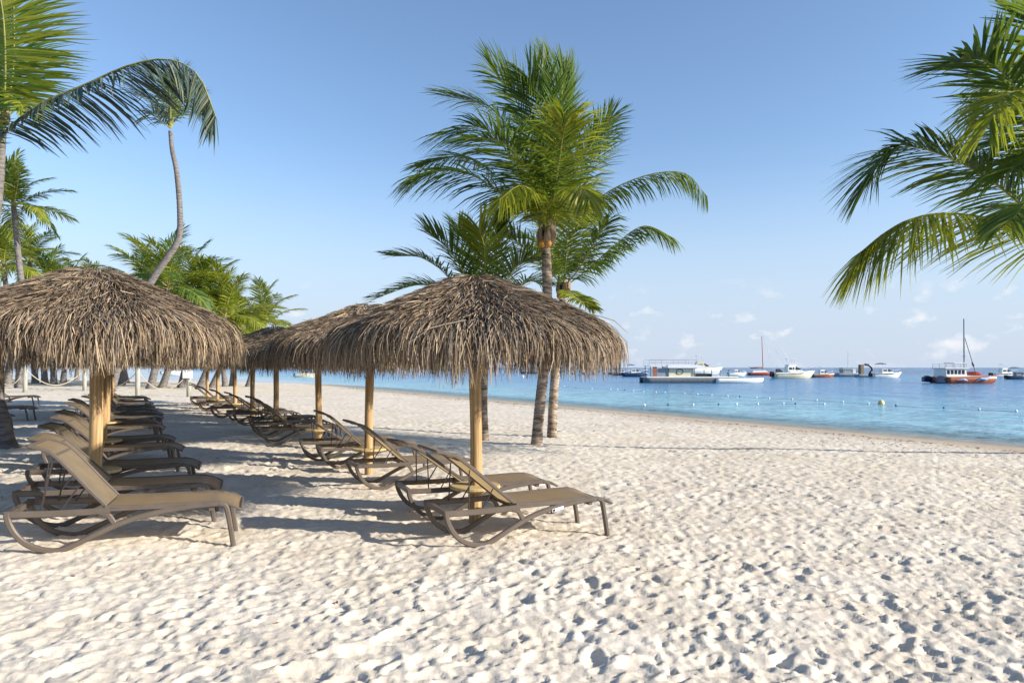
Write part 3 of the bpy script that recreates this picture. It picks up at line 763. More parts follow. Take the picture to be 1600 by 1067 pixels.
# palm outside the right edge whose fronds reach into view
fy = 13.2; fx, fby = 14.6, 18.3
e4 = empty('palm_tree', (fx, fby, ground_z(fx, fby) - .05)); tag(e4, 'palm leaning in from beyond the right picture edge, only its fronds showing', 'palm tree')
Bf = at(1712, 318, fy); trunk_part(e4, [e4.location.copy(), e4.location.lerp(Bf, .3) + Vector((.3, 0, -.35)), e4.location.lerp(Bf, .68) + Vector((.2, 0, -.3)), Bf - UP * .15], .10, .085)
crown_base(e4, Bf - UP * .1, .15, 4)
E4 = [
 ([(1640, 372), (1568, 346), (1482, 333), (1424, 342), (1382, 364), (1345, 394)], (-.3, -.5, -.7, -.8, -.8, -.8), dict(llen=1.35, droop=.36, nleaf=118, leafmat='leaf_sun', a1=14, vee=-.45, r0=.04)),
 ([(1625, 335), (1552, 284), (1496, 252), (1428, 229), (1388, 240), (1362, 270)], (.2, .4, .5, .6, .6, .6), dict(llen=1.35, droop=.32, nleaf=115, vee=-.12, r0=.04, a1=26, wid=.05)),
 ([(1640, 215), (1590, 140), (1540, 95), (1492, 100)], (-.3, -.6, -.8, -.9), dict(llen=1.15, droop=.2, nleaf=60, vee=.1, wid=.065, a1=35)),
 ([(1650, 215), (1598, 135), (1560, 125), (1530, 165)], (.3, .5, .7, .8), dict(llen=1.0, droop=.55, nleaf=70, leafmat='leaf_sun', vee=-.05)),
 ([(1660, 225), (1612, 150), (1570, 150), (1545, 195)], (-.9, -1.4, -1.7, -1.8), dict(llen=.95, droop=.6, nleaf=64, leafmat='leaf_sun', vee=-.05)),
 ([(1680, 180), (1630, 60), (1570, 15)], (.3, .7, 1.0), dict(llen=1.0, droop=.3, nleaf=64)),
 ([(1660, 262), (1610, 215), (1560, 225)], (.8, 1.5, 2.0), dict(llen=1.2, droop=.45, nleaf=66, vee=0)),
 ([(1665, 270), (1620, 238), (1585, 262)], (-.5, -.9, -1.2), dict(llen=1.1, droop=.5, nleaf=60, vee=0)),
 ([(1650, 330), (1610, 315), (1580, 345)], (-.9, -1.7, -2.2), dict(llen=.9, droop=.7, nleaf=60, vee=-.1)),
 ([(1690, 170), (1650, 60), (1625, -10)], (-.5, -.9, -1.1), dict(llen=1.0, droop=.3, nleaf=60, wid=.06)),
]
for k, (p, d, kw) in enumerate(E4): fr(e4, Bf, fy, p, d, seed=400 + k, **kw)

# palm at the left edge, trunk foot beside the dark loungers
e5 = palm(10, 699, 'palm at the left picture edge, dark trunk foot on shaded sand, broad frond above')
g = e5.location.copy(); Y5 = g.y
trunk_part(e5, [g, at(2, 660, Y5), at(-18, 560, Y5), at(-20, 430, Y5), at(-4, 300, Y5), at(3, 195, Y5)], .17, .075, .09, 1.45, 12, 'trunk_grey')
crown_base(e5, at(3, 188, Y5), .10, 5, True); B5 = at(4, 180, Y5)
E5 = [
 ([(8, 110), (4, 20), (-15, -70)], (-.3, -.6, -.8), dict(llen=1.15, droop=.16, nleaf=76, leafmat='leaf_sun', ref=(0, -1, 0), a0=82, a1=50)),
 ([(18, 130), (22, 60), (20, -20)], (.3, .6, .9), dict(llen=.85, droop=.25, nleaf=60, ref=(0, -1, 0), a0=80)),
 ([(14, 165), (28, 158), (40, 178)], (-.3, -.6, -.8), dict(llen=.5, droop=.5, nleaf=40, leafmat='leaf_sun')),
 ([(-40, 120), (-100, 60), (-190, 70)], (.2, .4, .5), dict(llen=.9, droop=.4)),
 ([(-30, 170), (-90, 150), (-160, 210)], (-.4, -.8, -1.0), dict(llen=.9, droop=.5)),
 ([(-10, 100), (-45, 0), (-80, -60)], (.6, 1.2, 1.6), dict(llen=.9, droop=.3)),
]
for k, (p, d, kw) in enumerate(E5): fr(e5, B5, Y5, p, d, seed=500 + k, **kw)
bx, by = at(-62, 300, 10.6).x, 10.6
e6 = empty('palm_tree', (bx, by, ground_z(bx, by) - .05)); tag(e6, 'palm beyond the left edge sending one long arching frond across the sky', 'palm tree')
B6 = at(-62, 290, by); trunk_part(e6, [e6.location.copy(), Vector((bx - .2, by, 1.5)), B6 - UP * .15], .15, .11); crown_base(e6, B6 - UP * .1, .14, 6)
E6 = [
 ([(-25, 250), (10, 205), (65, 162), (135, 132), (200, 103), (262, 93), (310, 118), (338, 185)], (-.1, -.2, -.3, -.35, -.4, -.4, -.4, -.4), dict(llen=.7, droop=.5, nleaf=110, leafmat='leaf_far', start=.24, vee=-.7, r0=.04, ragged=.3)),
 ([(-110, 200), (-190, 160), (-280, 220)], (.3, .6, .8), dict(llen=.85, droop=.5)),
 ([(-80, 180), (-100, 80), (-140, 10)], (-.3, -.6, -.8), dict(llen=.85, droop=.3)),
 ([(-100, 270), (-170, 290), (-230, 390)], (-.5, -.9, -1.1), dict(llen=.85, droop=.6)),
]
for k, (p, d, kw) in enumerate(E6): fr(e6, B6, by, p, d, seed=600 + k, **kw)

# tall bent palm above the left umbrella
e7 = palm(172, 611, 'very tall thin palm with a sharply bent trunk above the left umbrella')
g = e7.location.copy(); Y7 = g.y
trunk_part(e7, [g, at(205, 500, Y7), at(238, 437, Y7), at(262, 402, Y7), at(279, 372, Y7), at(281, 330, Y7), at(276, 270, Y7), at(269, 235, Y7), at(266, 205, Y7)], .27, .13, .3, 1.2, 12, 'trunk_grey')
B7 = at(266, 200, Y7)
E7 = [
 ([(262, 165), (252, 130), (238, 112)], (0, 0, 0), dict(llen=1.5, droop=.35)),
 ([(252, 175), (236, 155), (212, 150)], (.5, 1, 1.4), dict(llen=1.5, droop=.4)),
 ([(252, 190), (240, 178), (226, 186)], (-.5, -1, -1.4), dict(llen=1.2, droop=.6)),
 ([(268, 165), (272, 135), (282, 112)], (.4, .8, 1.0), dict(llen=1.5, droop=.3)),
 ([(276, 170), (288, 148), (304, 142)], (-.4, -.8, -1.0), dict(llen=1.4, droop=.4)),
 ([(280, 180), (296, 168), (312, 180)], (.8, 1.5, 2.0), dict(llen=1.3, droop=.5)),
 ([(266, 165), (264, 135), (260, 118)], (-.8, -1.7, -2.5), dict(llen=1.5, droop=.4, leafmat='leaf_sun')),
]
for k, (p, d, kw) in enumerate(E7):
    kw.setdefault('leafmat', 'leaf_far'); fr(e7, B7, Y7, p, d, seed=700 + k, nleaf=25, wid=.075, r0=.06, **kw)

# grove at the back: shared frond shapes
TF = {}
for mk in ('leaf', 'leaf_sun'):
    TF[mk] = []
    for k, pts in enumerate([[(0,0,0),(1.3,0,.45),(2.8,0,.55),(4.2,0,.1)], [(0,0,0),(1.3,0,.25),(2.7,0,-.05),(3.8,0,-1.0)], [(0,0,0),(1.5,0,.15),(3.0,0,.15),(4.4,0,-.25)]]):
        V, F, MI = frond_geo(pts, 46, 1.3, .085, (.55, .95, .5)[k], (0, 0, 0), 40 + k, r0=.05, vee=.0)
        TF[mk].append(new_mesh('frond', V, F, [M['rachis'], M[mk]], MI))
def grove_palm(px, py, crown_px, crown_py, label, nf, seed, mk, scale=1.0, upright=False):
    rnd = random.Random(seed); e = palm(px, py, label, 'palms of the grove behind the umbrellas'); g = e.location.copy(); Yg = g.y
    scale *= .84; top = at(crown_px, crown_py + 17, Yg); mid = g.lerp(top, .5) + Vector((rnd.uniform(-.5, .5), 0, 0))
    trunk_part(e, [g, g.lerp(mid, .5), mid, mid.lerp(top, .5), top], .30 * scale ** .5, .17, .35, 1.35, 9, 'trunk_grey')
    o = g
    for k in range(nf):
        az = k * 2.39996 + rnd.uniform(-.3, .3); t = k / nf
        el = math.radians(78 - 105 * t ** .8 + rnd.uniform(-9, 9))
        kind = 0 if t < .35 else (2 if t < .65 else 1)
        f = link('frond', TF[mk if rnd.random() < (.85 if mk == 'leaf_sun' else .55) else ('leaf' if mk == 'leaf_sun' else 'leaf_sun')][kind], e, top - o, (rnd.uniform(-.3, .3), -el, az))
        s = scale * rnd.uniform(.95, 1.22); f.scale = (s, s, s)
GR = [
 (30, 606, 21, 305, 'tall slim grove palm standing highest at the far left', 17, 'leaf', .95),
 (55, 599, 46, 392, 'lower bushy grove palm beneath the tall slim one at far left', 17, 'leaf_sun', .95),
 (12, 603, 5, 400, 'grove palm cut by the left picture edge behind the large umbrella', 16, 'leaf_sun', 1.0),
 (70, 600, 78, 425, 'small grove palm just above the left slope of the large umbrella', 15, 'leaf', .9),
 (120, 594, 118, 428, 'far grove palm peeping over the large umbrella, left of its peak', 12, 'leaf', .85),
 (147, 594, 145, 430, 'far grove palm peeping over the peak of the large umbrella', 12, 'leaf', .8),
 (190, 602, 228, 428, 'dark grove palm left of the bent trunk', 17, 'leaf', 1.1),
 (235, 608, 262, 432, 'grove palm directly behind the bent trunk', 17, 'leaf', 1.15),
 (253, 606, 300, 436, 'grove palm with upright fronds right of the bent trunk', 16, 'leaf', 1.05),
 (283, 606, 318, 465, 'yellow-green grove palm over the right slope of the large umbrella', 18, 'leaf_sun', 1.15),
 (311, 608, 352, 478, 'yellow-green grove palm with hanging lower fronds, second from the right', 18, 'leaf_sun', 1.1),
 (330, 606, 372, 498, 'low golden-green grove palm left of the rightmost one', 16, 'leaf_sun', .95),
 (388, 604, 412, 487, 'rightmost grove palm standing alone against the sky', 17, 'leaf_sun', 1.1),
]
for k, (a, b, c, d, lb, nf, mk, sc) in enumerate(GR): grove_palm(a, b, c, d, lb, nf, 900 + k, mk, sc)
for k, (a, b) in enumerate([(84, 601), (99, 598), (180, 597), (198, 598), (352, 604), (362, 603)]):
    g_ = gpt(a, b)
    grove_palm(a, b, a + random.Random(k).uniform(-6, 10), 574 - 6.2 * FPX / g_.y, f'grove palm hidden by thatch, only its trunk showing, {ORD[k]} such from left' if k else 'leftmost grove palm hidden by thatch, only its trunk showing', 12, 950 + k, 'leaf_sun', .9)

# ------------------------------------------------------------------ rope fence and notice
fp = [(-12, 612), (39, 612), (132, 611), (215, 619), (295, 620)]
P0 = [gpt(*p) for p in fp]
rf = empty('rope_fence', P0[1]); tag(rf, 'whitewashed posts joined by a sagging pale rope behind the left loungers', 'rope fence')
o = P0[1]
for k, p in enumerate(P0):
    b = MB(); r = .135
    b.tube([p - o - UP * .3, p - o + UP * .8, p - o + UP * 1.68, p - o + UP * 1.74], [r, r * .97, r * .93, r * .6], 10); b.build('post', M['post'], rf, True)
for a, c in zip(P0[:-1], P0[1:]):
    b = MB(); pts = []
    for i in range(17):
        t = i / 16; q = a.lerp(c, t) - o; q.z += 1.45 - 1.05 * (1 - (2 * t - 1) ** 2); pts.append(q)
    b.tube(pts, .026, 6); b.build('rope', M['rope'], rf, True)
sg = P0[4]; b = MB(); b.box(-.28, .28, -.02, .02, 0, .5)
tag(b.build('notice_sign', M['sign'], None, loc=(sg.x, sg.y - .17, sg.z + 1.1)), 'blank white notice board on the right end post of the rope fence', 'sign')

# ------------------------------------------------------------------ boats
def hull(b, Lh, B, H, x0=0.0, y0=0.0, keel=-.35, rake=.12, full=2.2, sheer=.35):
    n = 15; V = []; F = []
    for i in range(n):
        t = i / (n - 1); x = -Lh / 2 + Lh * t
        hb = B / 2 * (1 - max(0, (t - .4) / .6) ** full) * (.9 + .1 * min(1, t * 4)); hb = max(hb, .012)
        z1 = H * (1 + sheer * t * t)
        k = keel * (1 - max(0, (t - .7) / .3) ** 2) + (H * .5) * max(0, (t - .85) / .15) ** 2
        xr = rake * Lh * max(0, (t - .6) / .4) ** 2
        for y, z, xx in ((0, k, x - xr * .4), (hb * .78, k * .35 + .04, x - xr * .3), (hb * .93, z1 * .5, x), (hb, z1, x + xr * .5)):
            V.append((x0 + xx, y0 + y, z))
        for y, z, xx in ((-hb * .78, k * .35 + .04, x - xr * .3), (-hb * .93, z1 * .5, x), (-hb, z1, x + xr * .5)):
            V.append((x0 + xx, y0 + y, z))
        V.append((x0 + x + xr * .5, y0, z1 + .02))
    m = 8
    for i in range(n - 1):
        a = i * m; c = a + m
        for p, q in ((0, 1), (1, 2), (2, 3), (3, 7), (7, 6), (6, 5), (5, 4), (4, 0)): F.append((a + p, c + p, c + q, a + q))
    F.append((0, 1, 2, 3, 7, 6, 5, 4))
    b.add(V, F)
def boat(px0, px1, py, label, name='motor_boat', cat='boat', yaw=0.0):
    p = sea_pt((px0 + px1) / 2, py); e = empty(name, p, yaw); tag(e, label, cat, 'boats moored in the bay')
    return e, (px1 - px0) * p.y / FPX, p.y
def part(e, nm, mt, fn, smooth=False):
    b = MB(); fn(b); return b.build(nm, M[mt], e, smooth)
def cruiser(px0, px1, py, label, hullmat='white', top='tower', stripe=None, cabmat='white', rods=False, H=None):
    e, Lb, Y = boat(px0, px1, py, label); e.scale = (1, 1, 1.3)
    B = Lb * .32; H = H or Lb * .105
    part(e, 'hull', hullmat, lambda b: hull(b, Lb * .93, B, H), True)
    if stripe: part(e, 'rub_rail', stripe, lambda b: [b.tube([(-Lb*.46, s*B*.47, H*.86), (0, s*B*.512, H*.93), (Lb*.2, s*B*.46, H*1.02), (Lb*.42, s*B*.14, H*1.25)], H*.08, 5) for s in (-1, 1)])
    h1 = H * 1.08
    cab = part(e, 'cabin', cabmat, lambda b: b.prism([(-Lb*.16, h1*.9), (Lb*.24, h1*1.0), (Lb*.13, h1 + H*.55), (Lb*.02, h1 + H*.98), (-Lb*.16, h1 + H*.98)], -B*.34, B*.34))
    part(e, 'windscreen', 'glass', lambda b: [b.prism([(Lb*.145, h1 + H*.42), (Lb*.125, h1 + H*.62), (Lb*.03, h1 + H*.93), (Lb*.01, h1 + H*.42)], s*B*.342 - .01, s*B*.342 + .01) for s in (-1, 1)] + [b.add([(Lb*.155, -B*.3, h1+H*.46), (Lb*.155, B*.3, h1+H*.46), (Lb*.03, B*.3, h1+H*1.0), (Lb*.03, -B*.3, h1+H*1.0)], [(0,1,2,3)])])
    part(e, 'side_window', 'glass', lambda b: [b.box(-Lb*.13, -Lb*.01, s*B*.343 - .01, s*B*.343 + .01, h1 + H*.45, h1 + H*.82) for s in (-1, 1)])
    part(e, 'bow_rail', 'steel', lambda b: [b.tube([(Lb*.12, s*B*.42, H*1.1), (Lb*.14, s*B*.42, H*1.75), (Lb*.32, s*B*.28, H*1.85), (Lb*.47, 0, H*2.0)], .028, 5) for s in (-1, 1)])
    zt = h1 + H * .98
    if top in ('tower', 'fly'):
        part(e, 'flybridge', cabmat, lambda b: b.prism([(-Lb*.14, zt), (Lb*.03, zt), (Lb*.05, zt + H*.42), (-Lb*.14, zt + H*.36)], -B*.3, B*.3))
        part(e, 'canopy_frame', 'steel', lambda b: [b.tube([(x, s*B*.27, zt), (x * .9, s*B*.24, zt + H*1.3)], .03, 5) for s in (-1, 1) for x in (-Lb*.12, Lb*.01)])
        part(e, 'hard_top', 'white' if top == 'tower' else 'canvas', lambda b: b.box(-Lb*.15, Lb*.04, -B*.3, B*.3, zt + H*1.3, zt + H*1.38))
    if top == 'bimini':
        part(e, 'canopy_frame', 'steel', lambda b: [b.tube([(x, s*B*.3, H), (x, s*B*.28, H*3.3)], .025, 5) for s in (-1, 1) for x in (-Lb*.28, -Lb*.06)])
        part(e, 'bimini_top', 'darkgrey', lambda b: b.prism([(-Lb*.3, H*3.3), (-Lb*.17, H*3.5), (-Lb*.03, H*3.3), (-Lb*.03, H*3.2), (-Lb*.3, H*3.2)], -B*.32, B*.32))
    if rods: part(e, 'outrigger', 'white', lambda b: [b.tube([(-Lb*.02, s*B*.4, h1), (-Lb*.36, s*B*.75, H*5.4)], [.05, .02], 5) for s in (-1, 1)])
    part(e, 'outboard_engine', 'black', lambda b: [b.prism([(-Lb*.53, H*.3), (-Lb*.47, H*.25), (-Lb*.465, H*1.15), (-Lb*.52, H*1.2)], s*B*.16 - .16, s*B*.16 + .16) for s in (-1, 1)])
    return e, Lb, B, H
# party pontoon
e, Lb, Y = boat(1003, 1187, 598, 'long grey pontoon party boat with white awning and pointed pale bow', 'pontoon_boat')
e.scale = (1, 1, .8)
part(e, 'pontoon', 'slate', lambda b: hull(b, Lb * .78, 1.0, .95, -Lb * .11, -1.7, -.3, .05, 6, .03), True)
part(e, 'pontoon', 'darkgrey', lambda b: hull(b, Lb * .78, 1.0, .95, -Lb * .11, 1.7, -.3, .05, 6, .03), True)
part(e, 'bow_hull', 'white', lambda b: hull(b, Lb * .40, 1.3, .85, Lb * .295, -1.75, -.2, .03, 2.0, .1), True)
part(e, 'deck', 'white', lambda b: b.box(-Lb * .48, Lb * .28, -2.2, 2.2, .99, 1.2))
part(e, 'cabin_wall', 'cream', lambda b: b.box(-Lb * .30, -Lb * .09, -1.9, 1.9, 1.2, 3.0))
part(e, 'wall_panel', 'grey', lambda b: b.box(-Lb * .39, -Lb * .305, -1.92, -1.85, 1.2, 2.7))
part(e, 'door', 'rust', lambda b: b.box(-Lb * .43, -Lb * .395, -1.95, -1.85, 1.2, 3.0))
part(e, 'emblem', 'darkgrey', lambda b: [b.tube([(-Lb*.205 + .5*math.cos(a), -1.93, 2.1 + .5*math.sin(a)), (-Lb*.205 + .5*math.cos(a+.5), -1.93, 2.1 + .5*math.sin(a+.5))], .05, 4) for a in [k*.5 for k in range(13)]])
for x in (-.45, -.3, -.085, .06, .2): part(e, 'roof_post', 'darkgrey', lambda b: [b.tube([(Lb*x, s*2.0, 1.2), (Lb*x, s*2.0, 3.2 if x < 0 else 2.5)], .06, 6) for s in (-1, 1)])
part(e, 'roof_deck', 'white', lambda b: b.box(-Lb * .46, -Lb * .06, -2.15, 2.15, 3.15, 3.27))
aw = part(e, 'awning', 'canvas', lambda b: b.prism([(-Lb*.31, 3.36), (-Lb*.2, 3.44), (-Lb*.06, 3.38), (Lb*.0, 3.3), (Lb*.0, 2.8), (-Lb*.31, 2.8)], -2.45, -2.2))
for s in (-1, 1): part(e, 'roof_rail', 'steel', lambda b: [b.tube([(-Lb*.46, s*2.1, z), (-Lb*.07, s*2.1, z)], .04, 5) for z in (3.8, 4.3)] + [b.tube([(Lb*x, s*2.1, 3.27), (Lb*x, s*2.1, 4.3)], .04, 5) for x in (-.46, -.36, -.26, -.16, -.07)])
part(e, 'bench', 'black', lambda b: b.box(-Lb * .07, Lb * .06, -1.9, -1.3, 1.2, 1.75))
part(e, 'rail_gate', 'steel', lambda b: [b.tube([(Lb*.06, s*2.1, z), (Lb*.27, s*2.1, z)], .04, 5) for s in (-1, 1) for z in (1.6, 2.0)])
cruiser(1066, 1128, 585, 'white fishing cruiser with tall bridge directly behind the pontoon boat', 'white', 'tower', None, 'cream')
cruiser(972, 1013, 588.5, 'navy-hulled speedboat with white windscreen arch left of the pontoon boat', 'navy', 'bimini')
cruiser(956, 985, 586.5, 'small dark blue boat at the tip of the thatch, left of the navy speedboat', 'navy', 'none')
cruiser(1137, 1166, 587, 'small white console boat right of the pontoon boat roof', 'white', 'fly')
cruiser(1203, 1232, 586, 'dark cabin boat half hidden behind the white sport fisher', 'grey', 'tower', None, 'darkgrey')
cruiser(1206, 1272, 591.2, 'white sport fishing boat with two slanted outrigger poles', 'cream', 'tower', 'white', 'white', True)
cruiser(1268, 1304, 589.5, 'orange-red hulled boat with white cabin right of the sport fisher', 'orange', 'fly', 'white')
cruiser(1360, 1408, 590, 'white cabin cruiser with dark stripe left of the orange catamaran', 'white', 'bimini', 'navy')
cruiser(1548, 1592, 589.5, 'white cruiser directly right of the orange catamaran', 'white', 'fly', 'navy')
cruiser(1572, 1612, 592.5, 'navy-hulled boat cut by the right picture edge', 'navy', 'bimini', None, 'grey')
cruiser(460, 494, 589, 'pale yellow boat seen between the umbrella poles near the beach', 'cream', 'none', None, 'cream')
cruiser(252, 286, 585.5, 'white boat glimpsed under the thatch behind the grove trunks', 'white', 'none')
# low dinghy and raft
e, Lb, Y = boat(813, 846, 583.8, 'low dark dinghy with raised outboard left of the palm trunks', 'dinghy')
part(e, 'hull', 'darkgrey', lambda b: hull(b, Lb * .95, 1.7, .75, 0, 0, -.2), True); part(e, 'outboard_engine', 'black', lambda b: b.prism([(-Lb*.5, .4), (-Lb*.44, .3), (-Lb*.42, 1.7), (-Lb*.5, 1.9)], -.2, .2)); part(e, 'bench', 'grey', lambda b: b.box(-Lb*.1, Lb*.05, -.7, .7, .75, .85))
e, Lb, Y = boat(893, 956, 585, 'low grey swimming raft under the right end of the thatch', 'swim_raft', 'raft')
part(e, 'deck', 'grey', lambda b: b.box(-Lb/2, Lb/2, -1.6, 1.6, .55, .75))
for x in (-.46, -.2, .06, .32, .46): part(e, 'float', 'darkgrey', lambda b: b.box(Lb*x - .35, Lb*x + .35, -1.5, 1.5, -.2, .55))
for x in (-.42, -.2, .1, .4): part(e, 'mooring_post', 'white', lambda b: b.tube([(Lb*x, -1.3, .7), (Lb*x, -1.3, 1.5)], .09, 6))
# red masted sailing boat
e, Lb, Y = boat(1168, 1212, 586.5, 'sailing boat with a tall rust-red mast left of the sport fisher', 'sailing_boat', 'sailing boat')
part(e, 'hull', 'red', lambda b: hull(b, Lb * .95, 2.4, .8), True); part(e, 'deck_house', 'white', lambda b: b.prism([(-Lb*.35, .82), (Lb*.22, .9), (Lb*.12, 1.5), (-Lb*.33, 1.45)], -.8, .8))
part(e, 'mast', 'rust', lambda b: b.tube([(Lb*.06, 0, .8), (Lb*.01, 0, (586.5 - 525) * Y / FPX)], [.14, .09], 6))
part(e, 'boom', 'rust', lambda b: b.tube([(Lb*.05, 0, 2.3), (-Lb*.4, 0, 2.1)], .2, 6)); part(e, 'stay', 'steel', lambda b: b.tube([(Lb*.02, 0, 12), (Lb*.46, 0, 1.1)], .03, 4)); part(e, 'awning', 'blue', lambda b: b.box(-Lb*.45, -Lb*.1, -1, 1, 2.45, 2.55))
# work float with mast, and slide float
e, Lb, Y = boat(1305, 1346, 588.3, 'grey work float crowded with gear, thin pale mast', 'work_float', 'float')
part(e, 'hull', 'grey', lambda b: hull(b, Lb * .97, 3.0, .9, 0, 0, -.3, .02, 6, .05), True)
part(e, 'cabin', 'grey', lambda b: b.box(-Lb*.28, Lb*.05, -1.1, 1.1, .92, 2.2)); part(e, 'crate', 'white', lambda b: b.box(Lb*.1, Lb*.22, -1, 1, .92, 2.0)); part(e, 'crate', 'blue', lambda b: b.box(Lb*.26, Lb*.4, -1, 1, .92, 1.7)); part(e, 'railing', 'steel', lambda b: [b.tube([(-Lb*.45, s*1.3, 1.9), (Lb*.45, s*1.3, 1.9)], .05, 5) for s in (-1, 1)] + [b.tube([(Lb*x, s*1.3, .9), (Lb*x, s*1.3, 1.9)], .05, 5) for s in (-1, 1) for x in (-.45, -.2, .2, .45)])
part(e, 'mast', 'steel', lambda b: b.tube([(0, 0, 2.2), (0, 0, (588.3 - 549) * Y / FPX)], [.12, .07], 6))
e, Lb, Y = boat(1338, 1364, 589.2, 'dark crane-like water slide frame on a small float', 'slide_float', 'float')
part(e, 'float', 'grey', lambda b: hull(b, Lb, 2.4, .7, 0, 0, -.2, .02, 5, .05), True)
part(e, 'tower', 'sheath', lambda b: b.box(-Lb*.3, -Lb*.12, -.6, .6, .7, 3.0))
part(e, 'slide', 'darkgrey', lambda b: b.tube([(-Lb*.05, -.5, 3.05), (Lb*.18, -.5, 2.9), (Lb*.36, -.5, 2.3), (Lb*.40, -.5, 1.7), (Lb*.28, -.5, 1.2), (Lb*.42, -.5, .6)], .28, 7))
# orange catamaran with mast
e, Lb, Y = boat(1453, 1545, 598.5, 'orange sailing catamaran with white wave stripe, cabin and tall mast', 'sailing_catamaran', 'catamaran'); e.scale = (1, 1, .92)
for s in (-1, 1): part(e, 'hull', 'orange', lambda b: hull(b, Lb * .84, 1.15, 1.0, Lb * .07, s * 1.7, -.3, .05, 3.0, .28), True)
part(e, 'bridge_deck', 'white', lambda b: b.box(-Lb*.33, Lb*.3, -1.65, 1.65, .9, 1.17))
part(e, 'wave_stripe', 'blue', lambda b: [b.tube([(Lb*.10, -2.27, .35), (Lb*.18, -2.29, .75), (Lb*.26, -2.22, .62), (Lb*.33, -2.05, .9), (Lb*.38, -1.95, 1.25)], [.05, .2, .26, .18, .05], 6), b.tube([(-Lb*.2, -2.28, .5), (-Lb*.1, -2.29, .6), (-Lb*.03, -2.29, .45)], [.05, .22, .05], 6)])
part(e, 'cabin', 'white', lambda b: b.prism([(-Lb*.33, 1.18), (Lb*.02, 1.18), (Lb*.0, 2.3), (-Lb*.33, 2.3)], -1.5, 1.5))
for k in range(5): part(e, 'cabin_window', 'glass', lambda b: b.box(-Lb*.315 + k*Lb*.062, -Lb*.27 + k*Lb*.062, -1.515, -1.49, 1.45, 2.1))
part(e, 'roof', 'white', lambda b: b.box(-Lb*.36, Lb*.05, -1.7, 1.7, 2.32, 2.45))
for s in (-1, 1): part(e, 'upper_rail', 'steel', lambda b: [b.tube([(-Lb*.34, s*1.6, z), (0, s*1.6, z)], .04, 5) for z in (2.8, 3.1)] + [b.tube([(Lb*x, s*1.6, 2.45), (Lb*x, s*1.6, 3.1)], .04, 5) for x in (-.34, -.22, -.1, 0)])
part(e, 'upper_canopy', 'canvas', lambda b: b.box(-Lb*.18, Lb*.02, -1.2, 1.2, 3.2, 3.3)); part(e, 'canopy_post', 'steel', lambda b: [b.tube([(Lb*x, s*1.1, 2.45), (Lb*x, s*1.1, 3.2)], .04, 5) for s in (-1, 1) for x in (-.16, 0)])
part(e, 'mast', 'grey', lambda b: b.tube([(Lb*.086, 0, 1.15), (Lb*.08, 0, (598.5 - 498) * Y / FPX / .92)], [.13, .09], 8)); part(e, 'forestay', 'darkgrey', lambda b: b.tube([(Lb*.085, 0, 7.6), (Lb*.29, 0, 1.3)], .05, 5)); part(e, 'furled_jib', 'darkgrey', lambda b: b.tube([(Lb*.215, 0, 3.6), (Lb*.235, 0, 3.0), (Lb*.25, 0, 2.5)], [.04, .17, .04], 6)); part(e, 'spreader', 'grey', lambda b: b.tube([(Lb*.083, -.5, 4.3), (Lb*.083, .5, 4.3)], .03, 5))
part(e, 'dinghy_cover', 'red', lambda b: b.lathe([(.05, 1.25), (.95, 1.3), (1.05, 1.5), (.8, 1.8), (.05, 1.9)], 14, (Lb*.24, 0, 0)))
part(e, 'outboard_engine', 'navy', lambda b: [b.prism([(-Lb*.5, .2), (-Lb*.37, .1), (-Lb*.37, 1.0), (-Lb*.44, 1.2), (-Lb*.5, .9)], s*1.7 - .35, s*1.7 + .35) for s in (-1, 1)])

# ------------------------------------------------------------------ swimming-area floats
_O0 = ORD[0]
def float_mesh(r, mt):
    b = MB(); b.lathe([(.02, -r), (r*.7, -r*.7), (r, 0), (r*.7, r*.7), (.02, r)], 12); return b.mesh('float', M[mt], True)
FW = float_mesh(.07, 'white'); FD = float_mesh(.06, 'darkgrey'); FY = float_mesh(.2, 'yellow')
far_line = [(882, 604), (900, 606), (925, 607), (954, 608.5), (965, 609), (976, 609.5), (990, 611), (1006, 612), (1025, 613), (1039, 613.5), (1070, 615), (1090, 616.3), (1112, 617.5), (1137, 619), (1156, 620), (1182, 621.3), (1202, 622.3), (1238, 624.2), (1276, 626), (1317, 628.5), (1357, 631)]
near_line = [(1007, 633.5), (1044, 633), (1083, 632.5), (1123, 632.2), (1151, 631.7), (1184, 631.6), (1224, 630.8), (1243, 631.5), (1288, 631.8)]
right_line = [(1400, 634), (1475, 638), (1530, 640), (1588, 643)]
def floats(pts, label, grp, dark):
    for k, (a, b) in enumerate(pts):
        p = sea_pt(a, b); o_ = link('float_buoy', FD if k in dark else FW, None, (p.x, p.y, SEA + .03))
        tag(o_, (ORD[k] + ' from the left, ' if k else 'leftmost, ') + (label if k not in dark else label.replace('white', 'dark')), 'buoy', grp)
    b = MB(); P = [sea_pt(*q) for q in pts]; b.tube([Vector((p.x, p.y, SEA + .002)) for p in P], .006, 5); r_ = b.build('float_rope', M['darkgrey'])
    tag(r_, 'thin dark rope carrying ' + grp, 'rope')
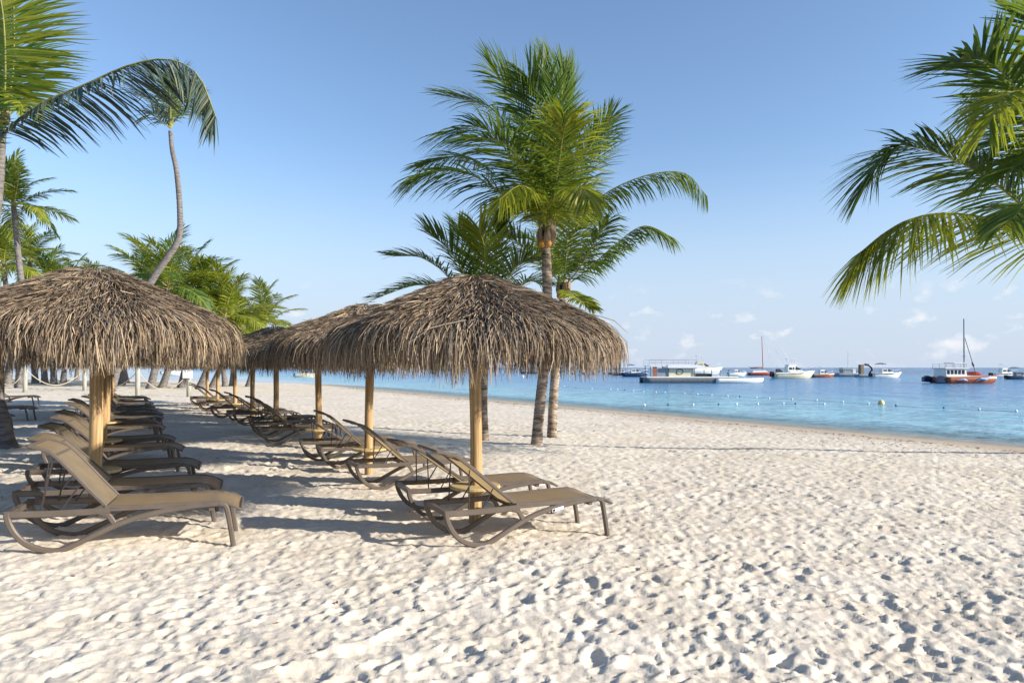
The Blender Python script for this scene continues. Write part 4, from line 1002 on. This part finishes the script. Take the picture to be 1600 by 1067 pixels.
floats(far_line, 'small white float on the long slanting buoy line farther out', 'floats of the long slanting buoy line', {1, 5, 14})
floats(near_line, 'small white float on the short level buoy line nearer the beach', 'floats of the short level buoy line', {1, 3, 7})
floats(right_line, 'small white float on the buoy line below the catamaran', 'floats of the buoy line below the catamaran', {0, 1})
p = sea_pt(1377, 631.5); tag(link('mooring_buoy', FY, None, (p.x, p.y, SEA + .08)), 'large pale yellow mooring buoy at the end of the slanting line', 'buoy')
p = sea_pt(817, 589.5); tag(link('float_buoy', float_mesh(.3, 'white'), None, (p.x, p.y, SEA + .2)), 'single white marker buoy below the dark dinghy', 'buoy')

# ------------------------------------------------------------------ weed line near the water and litter on the sand
rng = np.random.default_rng(77)
def flecks(name, label, cat, mt, s_vals, along, size):
    V = []; F = []
    for s_, a_, z_ in zip(s_vals, along, size):
        x = .875 * s_ - .485 * a_; y = .485 * s_ + .875 * a_
        if y < 2.5: continue
        h = ground_z(x, y) + .004; th = rng.uniform(0, 6.28); b = len(V); w = z_ * rng.uniform(.25, .6)
        dx, dy = math.cos(th), math.sin(th)
        for u, v, k in ((-1, 0, 0), (0, -1, .006), (1, 0, .002), (.1, 1, .012)): V.append((x + dx * u * z_ - dy * v * w, y + dy * u * z_ + dx * v * w, h + k))
        F.append((b, b + 1, b + 2, b + 3))
    tag(link(name, new_mesh(name, V, F, [M[mt]])), label, cat, kind='stuff')
M['weed'] = simple('dry_weed', (.085, .055, .03), .9, .1, .4, 20)
M['litter'] = simple('leaf_litter', (.20, .14, .075), .9, .1, .4, 20)
n_ = 2600
flecks('seaweed', 'thin dark line of dried seaweed along the water edge', 'seaweed', 'weed', np.where(rng.random(n_) < .6, rng.normal(20.9, .22, n_), rng.normal(19.2, .7, n_)), rng.uniform(-2, 75, n_), rng.uniform(.02, .07, n_))
n_ = 650
flecks('leaf_litter', 'scattered small dry palm bits on the sand', 'litter', 'litter', rng.uniform(-4, 18, n_), rng.uniform(1, 28, n_), rng.uniform(.008, .03, n_))
